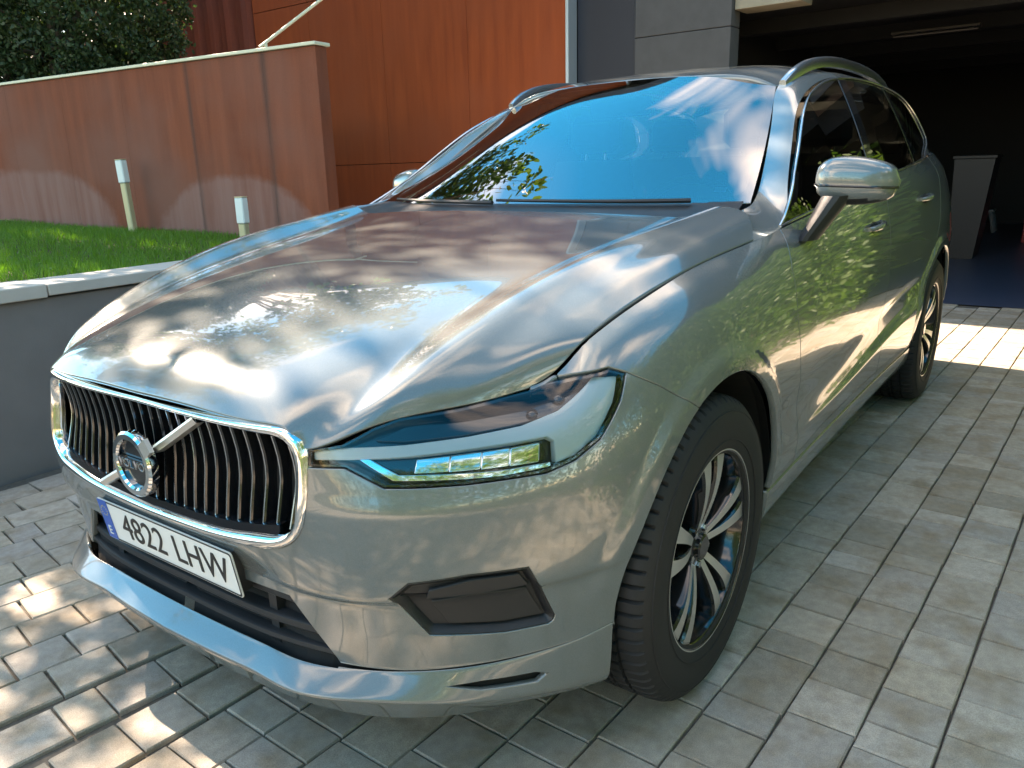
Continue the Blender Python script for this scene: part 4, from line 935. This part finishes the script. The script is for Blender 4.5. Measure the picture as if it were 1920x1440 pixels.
for i in range(-12, 13):
    y = i*.0350
    if abs(y) > .43: continue
    z0, z1 = zbot(y)-.004, ztop(y)+.003; n = 9; zz = np.linspace(z0, z1, n); t = np.linspace(0, 1, n)
    P = front(np.full(n, y), zz); xf = P[:, 0]-.016-.020*np.sin(pi*t)
    m = MB(); V = []
    for yy, dx in ((-.0075, -.028), (-.0045, -.003), (-.0016, 0), (.0016, 0), (.0045, -.003), (.0075, -.028)):
        V += [(xf[k]+dx, P[k, 1]+yy, zz[k]) for k in range(n)]
    F = grid_faces(6, n); m.add(V, F); m.M = [1 if k // (n-1) == 2 else 0 for k in range(len(F))]
    m.build('grille_bar', ['gloss_black', 'satin_metal'], GRL, smooth=True, angle=35)
m = MB(); P = front(np.array([-.33, -.2, 0, .2, .33]), np.array([.572, .578, .583, .578, .572]), -.012)
V = []; yy = np.linspace(-.40, .40, 41)
for dz, dx in ((0, 0), (.018, -.006), (.019, -.03)):
    V += list(front(yy, np.array([zbot(a)-.006+dz for a in yy]), -.008+dx))
m.add(V, grid_faces(3, 41, flip=True)); m.build('grille_lower_trim', 'gloss_black', GRL, smooth=True)
# emblem
EY, EZ = 0.0, .660; EX = front([EY], [EZ])[0][0]+.012
def frame_yz(a, b, h): return (EX+h, EY+a, EZ+b)
m = MB(); n = 64; ri, ro = .052, .072; V = []
for r, h in ((ro, -.012), (ro, .004), (ro-.005, .009), (ri+.004, .009), (ri, .004), (ri, -.006)): V += [frame_yz(r*sin(q), r*cos(q), h) for q in np.arange(n)*2*pi/n]
m.add(V, grid_faces(6, n, closed=True)); EMB = m.build('emblem', 'chrome', CAR, smooth=True, angle=35)
m = MB(); m.add([frame_yz(.053*sin(q), .053*cos(q), -.002) for q in np.arange(48)*2*pi/48], [tuple(range(48))]); m.build('emblem_disc', 'gloss_black', EMB)
m = MB(); m.add(*prism([(-.062, -.0135), (.062, -.0135), (.062, .0135), (-.062, .0135)], frame_yz, .006)); m.build('emblem_band', 'gloss_black', EMB)
# arrow on the ring and the diagonal bar through the grille (rising to the car's left)
a45 = radians(36); dv = np.array((cos(a45), sin(a45))); nv = np.array((-dv[1], dv[0]))
def bar2(a, b, wd, h): 
    pa, pb = np.array(a), np.array(b); return MB().add(*prism([tuple(pa-nv*wd), tuple(pb-nv*wd), tuple(pb+nv*wd), tuple(pa+nv*wd)], frame_yz, h))
m = MB(); h0 = dv*.066
m.add(*prism([tuple(h0+nv*.016), tuple(h0-nv*.016), tuple(h0+dv*.030+nv*-.016), tuple(h0+dv*.030+nv*.016)], frame_yz, .010)); m.build('emblem_arrow', 'diamond_cut', EMB)
def gbar(y0, z0, y1, z1):
    k = np.linspace(0, 1, 16); y = y0+(y1-y0)*k; z = z0+(z1-z0)*k; P = front(y, z, -.006); V = []
    for d, h in ((-.010, -.012), (-.008, .005), (.003, .009), (.009, .004), (.010, -.012)): V += [tuple(p+np.array((h, nv[0]*d, nv[1]*d))) for p in P]
    mb = MB(); mb.add(V, grid_faces(5, 16, flip=True)); return mb.build('grille_diagonal', 'diamond_cut', GRL, smooth=True, angle=40)
gbar(.055, .697, .20, .783); gbar(-.20, .566, -.055, .636)
def text(name, s, size, mat, parent, M, ext=.0006, sx_=1.0):
    c = bpy.data.curves.new(name, 'FONT'); c.body = s; c.size = size; c.align_x = 'CENTER'; c.align_y = 'CENTER'; c.extrude = ext
    o = bpy.data.objects.new(name, c); COL.objects.link(o); dg = bpy.context.evaluated_depsgraph_get(); me = bpy.data.meshes.new_from_object(o.evaluated_get(dg)); bpy.data.objects.remove(o, do_unlink=True)
    me.transform(Matrix.Diagonal((sx_, 1, 1, 1))); me.transform(M); me.materials.clear(); me.materials.append(MAT[mat]); q = bpy.data.objects.new(name, me); COL.objects.link(q); q.parent = parent
    return q
def facing(o, ex, ey):
    ex = np.array(ex, float); ex /= np.linalg.norm(ex); ey = np.array(ey, float); ey -= ex*(ex@ey); ey /= np.linalg.norm(ey); ez = np.cross(ex, ey)
    return Matrix(((ex[0], ey[0], ez[0], o[0]), (ex[1], ey[1], ez[1], o[1]), (ex[2], ey[2], ez[2], o[2]), (0, 0, 0, 1)))
text('emblem_letters', 'VOLVO', .026, 'chrome', EMB, facing((EX+.0066, 0, EZ), (0, 1, 0), (0, 0, 1)), sx_=1.15)
# --- lower intake
m = MB(); yy = np.linspace(-.50, .50, 41); V = list(front(yy, np.full(41, .455), -.07))+list(front(yy, np.full(41, .29), -.07)); m.add(V, grid_faces(2, 41, flip=True))
INT = m.build('lower_intake', 'matte_black', CAR)
for zc, dx, tk, ym in ((.418, -.018, .008, .40), (.366, -.010, .010, .44), (.327, -.004, .007, .47)):
    yy = np.linspace(-ym, ym, 61); V = []
    for dz, h in ((-tk, -.05), (-tk, -.003), (-tk*.6, 0), (tk*.6, -.002), (tk, -.008), (tk, -.05)): V += list(front(yy, np.full(61, zc)-0.0, dx+h)+np.array((0, 0, dz)))
    mm = MB(); mm.add(V, grid_faces(6, 61, flip=True)); mm.build('intake_louvre', 'black_plastic', INT, smooth=True, angle=35)
for y in (-.30, .30):
    mm = MB(); x = front([y], [.39])[0][0]; mm.box((x-.06, y-.012, .30), (x-.022, y+.012, .45)); mm.build('intake_louvre', 'black_plastic', INT)
# --- number plate
PL = np.array((.806, 0, .4600)); pt = np.array((.157, 0, 1.0)); pt /= np.linalg.norm(pt); pn = np.array((pt[2], 0, -pt[0]))
def plf(a, b, h): return tuple(PL+np.array((0, a, 0))+pt*b+pn*h)
def rrect(w_, h_, r, n=5):
    P = []
    for cx_, cy_, a0 in ((w_/2-r, h_/2-r, 0), (-w_/2+r, h_/2-r, 90), (-w_/2+r, -h_/2+r, 180), (w_/2-r, -h_/2+r, 270)):
        P += [(cx_+r*cos(radians(a0+90*k/n)), cy_+r*sin(radians(a0+90*k/n))) for k in range(n+1)]
    return P
NP = MB().add(*prism(rrect(.52, .11, .008), plf, .0025)).build('number_plate', 'plate_white', CAR)
MB().add(*prism([(-.258, -.053), (-.218, -.053), (-.218, .053), (-.258, .053)], lambda a, b, h: plf(a, b, h+.003), .0006)).build('country_band', 'plate_blue', NP)
e = rrect(.516, .106, .007); i2 = rrect(.508, .098, .006); mm = MB(); mm.add([plf(a, b, .0034) for a, b in e]+[plf(a, b, .0034) for a, b in i2], [(k, (k+1) % 24, 24+(k+1) % 24, 24+k) for k in range(24)]); mm.build('plate_rim', 'ink', NP)
MPL = lambda a, b, h: facing(plf(a, b, h), (0, 1, 0), pt)
text('plate_letters', '4822', .096, 'ink', NP, MPL(-.085, -.002, .0034), sx_=.92); text('plate_letters', 'LHW', .096, 'ink', NP, MPL(.135, -.002, .0034), sx_=.92)
text('country_letter', 'E', .034, 'plate_white', NP, MPL(-.238, -.030, .0045))
mm = MB()
for k in range(12): 
    q = 2*pi*k/12; c = (-.238+.0125*sin(q), .024+.0125*cos(q)); mm.add([plf(c[0]+.0026*sin(j*2*pi/5+pi*(0 if jj else .2))*(1 if jj else .45), c[1]+.0026*cos(j*2*pi/5+(0 if jj else pi/5))*(1 if jj else .45), .0040) for j in range(5) for jj in (1, 0)], [tuple(range(10))])
mm.build('flag_stars', 'star_yellow', NP)
mm = MB(); mm.add(*prism([(-.25, -.05), (.25, -.05), (.25, .05), (-.25, .05)], lambda a, b, h: plf(a, b, h-.03), .029)); mm.build('plate_holder', 'black_plastic', NP)
# --- fog trims
for sg in (1, -1):
    def put(name, poly, mat, off, parent, flange, rnd=.002):
        d, F = cut(qpoly(poly, 0), LA, VLN); V, F, N = skin(d, F, QF, flange=flange, rnd=rnd, off=off)
        if sg < 0: V, F, N = mirror(V, F, N, False)
        return mk(name, V, F, mat, parent, N)
    ft = put('fog_lamp_trim', inset(np.array(dens(FOG, .02)), .004), 'black_plastic', -.018, CAR, .004)
    V = []
    for dd, hh in ((.0005, .003), (.004, .002), (.014, .014), (.0155, .019)):
        rp_ = inset(np.array(dens(FOG, .012)), dd); q = np.stack([rp_[:, 0], v_of_z(rp_[:, 0], rp_[:, 1])], 1); V.append((QF(q[:, 0], q[:, 1])-Qn(q[:, 0], q[:, 1])*hh)*np.array((1, sg, 1)))
    mk('trim_frame', np.concatenate(V), grid_faces(4, len(V[0]), closed=True, flip=(sg > 0)), 'black_plastic', ft, angle=40)
    put('trim_insert', [(.70, .493), (.775, .508), (.868, .508), (.886, .482), (.77, .478), (.695, .474)], 'black_plastic', -.006, ft, .014)
    put('trim_insert', [(.703, .458), (.78, .466), (.885, .467), (.918, .408), (.84, .405), (.735, .411)], 'black_plastic', -.010, ft, .010)
    # headlight
    HLP = HL_UP+HL_LO
    hl = put('headlight', inset(np.array(dens(HLP, .012)), .003), 'lamp_dark', -.045, CAR, 0)
    # housing side wall
    p0 = inset(np.array(dens(HLP, .012)), .0035); sv = np.stack([p0[:, 0], v_of_z(p0[:, 0], p0[:, 1])], 1); n = len(sv); NQ = Qn(sv[:, 0], sv[:, 1]); P0 = QF(sv[:, 0], sv[:, 1])
    V = np.concatenate([P0-NQ*.004, P0-NQ*.05])*np.array((1, sg, 1)); mk('housing', V, [(k, (k+1) % n, n+(k+1) % n, n+k) if sg > 0 else (n+k, n+(k+1) % n, (k+1) % n, k) for k in range(n)], 'gloss_black', hl)
    put('lens', inset(np.array(dens(HLP, .012)), .0028), 'lamp_glass', -.001, hl, .003, .0015)
    rim_o = inset(np.array(dens(HLP, .012)), .003); rim_i = inset(np.array(dens(HLP, .012)), .0065)
    V = []
    for rp in (rim_o, rim_i):
        q = np.stack([rp[:, 0], v_of_z(rp[:, 0], rp[:, 1])], 1); V.append((QF(q[:, 0], q[:, 1])-Qn(q[:, 0], q[:, 1])*.004)*np.array((1, sg, 1)))
    mk('lens_border', np.concatenate(V), [(k, (k+1) % n, n+(k+1) % n, n+k) for k in range(n)], 'gloss_black', hl)
    DRL = [(0.4906, 0.754), (0.557, 0.762), (0.6689, 0.766), (0.7915, 0.774), (0.8979, 0.785), (0.9791, 0.804), (1.0339, 0.830), (1.075, 0.852), (1.133, 0.847), (1.1008, 0.805), (1.0418, 0.750), (0.993, 0.724), (0.9547, 0.716), (0.9573, 0.756), (0.9442, 0.766), (0.8096, 0.758), (0.6687, 0.750), (0.5799, 0.746), (0.4906, 0.741)]
    put('daytime_running_light', DRL, 'lamp_white', -.016, hl, .022, .003)
    put('reflector', [(0.600, 0.741), (0.7688, 0.751), (0.935, 0.756), (0.9409, 0.722), (0.8426, 0.714), (0.6534, 0.718)], 'gloss_black', -.036, hl, .008)
    for s0_, w0_ in ((.690, .062), (.757, .056), (.818, .050), (.873, .055)): put('reflector_cell', [(s0_, .744+.04*(s0_-.69)), (s0_+w0_, .745+.04*(s0_+w0_-.69)), (s0_+w0_-.006, .721), (s0_-.006, .720)], 'chrome', -.034+.03*(s0_-.69), hl, .006, .004)
    put('chrome_strip', [(0.580, 0.744), (0.5983, 0.744), (0.6534, 0.716), (0.8426, 0.712), (0.9404, 0.716), (0.9404, 0.710), (0.8415, 0.703), (0.6435, 0.708)], 'chrome', -.014, hl, .010)
    put('upper_lamp_glass', [(0.61, 0.778), (0.6691, 0.797), (0.7788, 0.808), (0.9284, 0.822), (1.03, 0.842), (1.050, 0.846), (1.0154, 0.823), (0.959, 0.805), (0.8795, 0.793), (0.7826, 0.783), (0.6689, 0.776)], 'gloss_black', -.028, hl, .012)
    for s_, z_, r_ in ((.99, .828, .013), (.93, .808, .011)):
        v_ = v_of_z(np.array([s_]), np.array([z_])); c = QF(np.array([s_]), v_)[0]; nn_ = Qn(np.array([s_]), v_)[0]; c = c-nn_*.024
        aa = np.cross(nn_, (0, 0, 1)); aa /= np.linalg.norm(aa); bb = np.cross(nn_, aa); mm = MB(); V = []
        for k in range(4): V += [c+nn_*(r_*.7*cos(k*pi/6.3))*.8+(aa*cos(q)+bb*sin(q))*r_*sin(k*pi/6.3+.02) for q in np.arange(14)*2*pi/14]
        V = np.array(V)*np.array((1, sg, 1)); mm.add(V, grid_faces(4, 14, closed=True)); mm.build('projector_lens', 'gloss_black', hl, smooth=True)
# skirt side vent (dark slot under the skirt ledge)
for sg in (1, -1):
    put('skirt_vent', inset(np.array(dens(VENT, .01)), -.012), 'matte_black', -.022, CAR, .001, .0005)
# --- door handles, mirrors, rails
for di, drs in ((0, fdoor), (1, rdoor)):
    for k, d in enumerate(drs):
        sg = 1 if k == 0 else -1; x0 = (-1.44, -2.36)[di]; zc = (.975, 1.03)[di]; mb = MB(); n = 12; V = []
        for t in np.linspace(0, 1, n):
            x = x0-.20*t; q = sv_xz([x], [zc+.012*t])[0]; c = Q(q[0], q[1])[0]; o = .034*sin(pi*min(1, max(0, t*.96+.02)))**.45
            r = .013*(.55+.45*sin(pi*t))
            for a in np.arange(10)*2*pi/10: V.append((c[0], sg*(c[1]+o-.008+.010*cos(a)), c[2]+r*sin(a)))
        mb.add(V, grid_faces(n, 10, closed=True)+[tuple(range(10))[::-1], tuple((n-1)*10+j for j in range(10))]); mb.build('handle', 'paint', d, smooth=True, angle=60)
        mb = MB(); V = []; xs = np.linspace(x0-.03, x0-.15, 9)
        for dz in (-.022, .022):
            for j, x in enumerate(xs): q = sv_xz([x], [zc+dz*sin(pi*(j+.3)/8.6)])[0]; c = Q(q[0], q[1])[0]; V.append((c[0], sg*(c[1]+.0015), c[2]))
        mb.add(V, grid_faces(2, 9)); mb.build('handle_recess', 'gloss_black', d, smooth=True)
for sg in (1, -1):
    MX, MY = (0, 0) if sg > 0 else (-.27, -.085)     # the far mirror sits folded back
    # mirror housing: superellipse sections along y
    n, mseg = 17, 28; V = []
    ys = np.linspace(0, 1, n)
    for t in ys:
        y = .888+.212*t; e = (1-abs(2*t-1)**4.6)**.5; e = max(e, .03)
        hz = .0655*(.80+.20*sin(pi*min(t*1.2, 1)))*min(1, e*1.05); hx = .062*e; zc = 1.168-.012*t; xc = -.775-.045*t
        for a in np.arange(mseg)*2*pi/mseg:
            ca, sa = cos(a), sin(a); px_ = np.sign(ca)*abs(ca)**.75; pz_ = np.sign(sa)*abs(sa)**.70
            fx = hx*px_ if px_ > 0 else hx*px_*.75
            V.append((xc+fx+MX, sg*(y+MY), zc+hz*pz_))
    F = grid_faces(n, mseg, closed=True, flip=(sg < 0))+[tuple(range(mseg))[::(1 if sg < 0 else -1)], tuple((n-1)*mseg+j for j in range(mseg))[::(-1 if sg < 0 else 1)]]
    V = np.array(V); mid = [2 if V[list(f)][:, 2].mean() < 1.168-.012*(abs(V[list(f)][:, 1].mean())-.888)/.212-.046 else 0 for f in F]
    MR = mk('wing_mirror', V, F, None, CAR, mats=['paint', 'gloss_black', 'black_plastic'], midx=mid, angle=50)
    mb = MB(); V2 = []          # indicator strip round the front and outer end
    for t in np.linspace(.02, .985, 22):
        e = (1-abs(2*t-1)**4.6)**.5; xc = -.775-.045*t; y = .888+.212*t+(.004 if t > .9 else 0)
        for dz, k in ((-.0035, 1.0), (.0, 1.02), (.0035, 1.0)): V2.append((xc+.062*e*.965*k+.0015+MX, sg*(y+MY), 1.155-.012*t+dz))
    mb.add(V2, grid_faces(22, 3, flip=(sg > 0))); mb.build('mirror_indicator', 'gloss_black', MR, smooth=True)
    mb = MB(); V2 = []          # foot
    for t in np.linspace(0, 1, 7):
        c = np.array((-.735-.03*t+MX*t, .892+.062*t+MY*t, 1.005+.12*t)); a, b = .062-.010*t, .026+.014*t
        V2 += [(c[0]+a*cos(q), sg*(c[1]+b*sin(q)), c[2]) for q in np.arange(14)*2*pi/14]
    mb.add(V2, grid_faces(7, 14, closed=True, flip=(sg < 0))); mb.build('mirror_foot', 'black_plastic', MR, smooth=True)
    mb = MB(); mb.add([(-.775-.045*t-.047*(1-abs(2*t-1)**4.6)**.5+MX, sg*(.888+.212*t+MY), 1.164+s_*.040) for t in np.linspace(.12, .84, 8) for s_ in (-1, 1)], grid_faces(8, 2)); mb.build('mirror_glass', 'chrome', MR)
    # roof rail
    RP = np.array([(-1.385, .585, 1.482), (-1.44, .592, 1.512), (-1.53, .597, 1.545), (-1.70, .604, 1.578), (-2.1, .608, 1.600), (-2.6, .600, 1.592), (-2.95, .588, 1.560), (-3.10, .578, 1.530), (-3.18, .574, 1.50)]); P = curve(RP, 50); V2 = []
    for p in P:
        V2 += [(p[0]+dz*.25, sg*(p[1]+dy), p[2]+dz) for dy, dz in ((-.012, -.03), (-.012, .002), (-.007, .008), (.007, .008), (.012, .002), (.012, -.03))]
    mb = MB(); mb.add(V2, grid_faces(50, 6, closed=True, flip=(sg < 0))+[tuple(range(6)), tuple(294+j for j in range(6))[::-1]]); mb.build('roof_rail', 'satin_metal', CAR, smooth=True, angle=50)
# --- wheels
def wheel():
    W = MB(); n = 64; V = []
    for r, y in ((.05, .055), (.205, -.06), (.222, -.10), (.226, -.10)): V += [(r*cos(a), y, r*sin(a)) for a in np.arange(n)*2*pi/n]
    V2 = []
    for r, y in ((.222, .098), (.212, .075), (.206, -.09)): V2 += [(r*cos(a), y, r*sin(a)) for a in np.arange(n)*2*pi/n]
    W.add(V2, grid_faces(3, n, closed=True)); wh = W.build('wheel', 'gloss_black', CAR, smooth=True)
    # tyre with cut tread
    NA = 72*6; prof = [(.226, .100), (.236, .108), (.252, .1135), (.275, .1175), (.300, .1180), (.322, .1150), (.337, .1085), (.348, .1005), (.3565, .092), (.3605, .082), (.3620, .070), (.3630, .058), (.3632, .052), (.3550, .0505), (.3550, .0435), (.3636, .042), (.364, .020), (.364, .014), (.356, .0125), (.356, .0055), (.364, .004)]
    prof = prof+[(r, -y) for r, y in prof[::-1]]; Vt = []; pr = np.array(prof); ang = np.arange(NA)*2*pi/NA
    for r, y in prof:
        k = np.arange(NA) % 6; ph = (np.arange(NA)+(3 if abs(y) < .05 else 0)) % 6
        dr = np.where(ph == 0, -.009, 0.0) if (abs(y) < .095 and r > .3563) else (np.where(ph == 0, -.003, 0.0) if r > .34 else np.zeros(NA))
        rr_ = r+dr; Vt += list(zip(rr_*np.cos(ang), np.full(NA, y), rr_*np.sin(ang)))
    mk('tyre', Vt, grid_faces(len(prof), NA, closed=True), 'rubber', wh, angle=28)
    for r_ in (.262, .328): mb = MB(); mb.tube([((r_)*cos(a), .1155 if r_ < .3 else .1125, r_*sin(a)) for a in np.arange(97)*2*pi/96], .0022, 6, cap=False); mb.build('sidewall_rib', 'rubber', wh, smooth=True)
    V = []
    for r, y in ((.226, .100), (.239, .104), (.2415, .107), (.2405, .109), (.236, .109), (.230, .102), (.221, .090)): V += [(r*cos(a), y, r*sin(a)) for a in np.arange(96)*2*pi/96]
    mk('rim', V, grid_faces(7, 96, closed=True), None, wh, mats=['gloss_black', 'diamond_cut'], midx=[1 if (k//96) in (2, 3) else 0 for k in range(576)])
    for i in range(5):
        for sd in (-1, 1):
            c0 = radians(90+72*i+3); mb = MB(); Vv = []; nn_ = 11
            for t in np.linspace(0, 1, nn_):
                r = .040+.186*t; a = c0+sd*(radians(11)*(1-t)**1.2+radians(10.5)*t**.8); hw = (.0095+.0050*t+.010*t**4); y = .072+.030*sin(t*pi*.62)-.004*t
                ax = np.array((cos(a), 0, sin(a))); tx = np.array((-sin(a), 0, cos(a)))
                inn = -sd
                pr_ = [(-hw*1.5, -.040), (-hw*1.2, -.006), (-hw*.92, 0), (hw*.92, 0), (hw*1.2, -.006), (hw*1.5, -.040)]
                Vv += [tuple(ax*r+tx*u+np.array((0, y+d, 0))) for u, d in pr_]
            F = grid_faces(nn_, 6); mb.add(Vv, F); mb.M = [1 if (k % 5) == 2 else 0 for k in range(len(F))]
            mb.build('spoke', ['gloss_black', 'diamond_cut'], wh, smooth=True, angle=25)
    V = []
    for r, y in ((.0, .088), (.026, .088), (.031, .085), (.033, .076), (.052, .072), (.060, .062), (.062, .03)): V += [(r*cos(a), y, r*sin(a)) for a in np.arange(32)*2*pi/32]
    mk('hub_cap', V, grid_faces(7, 32, closed=True), 'gloss_black', wh, angle=30)
    for i in range(5): a = radians(90+36+72*i); mb = MB(); mb.tube([(.047*cos(a), .055, .047*sin(a)), (.047*cos(a), .079, .047*sin(a))], .009, 6); mb.build('wheel_bolt', 'satin_metal', wh)
    V = []
    for r, y in ((.06, .02), (.075, .0), (.085, -.012), (.165, -.012), (.165, -.04)): V += [(r*cos(a), y, r*sin(a)) for a in np.arange(48)*2*pi/48]
    mk('brake_disc', V, grid_faces(5, 48, closed=True), 'disc_steel', wh, angle=30)
    mb = MB(); V = []
    for t in np.linspace(radians(150), radians(205), 8): V += [(r*cos(t), y, r*sin(t)) for r, y in ((.105, .0), (.105, .022), (.178, .022), (.178, -.05))]
    mb.add(V, grid_faces(8, 4)+[(0, 1, 2, 3), (31, 30, 29, 28)]); mb.build('brake_caliper', 'satin_metal', wh)
    return wh
WH = wheel(); WH.location = (0, .826, .361)
for x, y, rz, ry in ((-2.865, .826, 0, .5), (0, -.826, pi, .9), (-2.865, -.826, pi, .3)):
    c = copy_tree(WH, CAR); c.location = (x, y, .361); c.rotation_euler = (0, ry, rz)
# --- cabin
def seat(y, x, parent=CAR, w_=.26):
    mb = MB(); V = []; n = 10
    for t in np.linspace(0, 1, n):
        z = .62+.62*t; xc = x-.18*t-.03*sin(pi*t); hw = w_*(1-.25*t*t)
        for a in np.arange(14)*2*pi/14: V.append((xc+.055*cos(a)*(1-.3*t), y+hw*np.sign(sin(a))*abs(sin(a))**.6, z))
    mb.add(V, grid_faces(n, 14, closed=True)+[tuple((n-1)*14+j for j in range(14))]); s_ = mb.build('seat', 'interior', parent, smooth=True)
    mb = MB(); mb.box((x-.02, y-w_, .50), (x+.50, y+w_, .64), ch=.05); mb.build('seat_cushion', 'interior', s_)
    mb = MB(); mb.box((x-.26, y-.13, 1.27), (x-.16, y+.13, 1.44), ch=.035); mb.build('headrest', 'interior', s_)
    for dy in (-.05, .05): mb = MB(); mb.tube([(x-.20, y+dy, 1.20), (x-.21, y+dy, 1.30)], .007, 6); mb.build('headrest_post', 'satin_metal', s_)
for y in (.37, -.37): seat(y, -1.55)
for y in (.40, -.40): seat(y, -2.45, w_=.30)
mb = MB(); V = []; ys = np.linspace(-.70, .70, 21)
for x, z in ((-.60, 1.085), (-.80, 1.105), (-.92, 1.10), (-.98, 1.06), (-.96, .95), (-.90, .70)): V += [(x-.05*(1-(y/.7)**2)*0, y, z+.012*cos(y*4)) for y in ys]
mb.add(V, grid_faces(6, 21, flip=True)); mb.build('dashboard', 'interior', CAR, smooth=True)
mb = MB(); c = np.array((-1.06, .37, 1.0)); t1 = np.array((0, 1, 0.)); t2 = np.array((-.45, 0, .89))
mb.tube([c+.185*(cos(a)*t1+sin(a)*t2) for a in np.arange(41)*2*pi/40], .016, 8, cap=False); SW = mb.build('steering_wheel', 'interior', CAR, smooth=True)
mb = MB(); mb.add(*prism([(-.16, .01), (-.05, -.05), (.05, -.05), (.16, .01), (.06, .05), (-.06, .05)], lambda a, b, h: tuple(c+t1*a+t2*b+np.array((h, 0, -h*.3))), .05)); mb.build('steering_hub', 'interior', SW)
mb = MB(); P = ws(.90, 0)[0]; mb.box((P[0]-.05, -.13, P[2]-.10), (P[0]-.02, .13, P[2]-.03), ch=.012); mb.build('rear_view_mirror', 'gloss_black', CAR)
mb = MB(); P = np.array([ws(a, b)[0] for a, b in ((.10, .84), (.10, .885), (.135, .885), (.135, .84))])+np.array((-.004, 0, -.007)); mb.add(P, [(0, 1, 2, 3)]); mb.build('windscreen_sticker', 'sticker_blue', CAR)
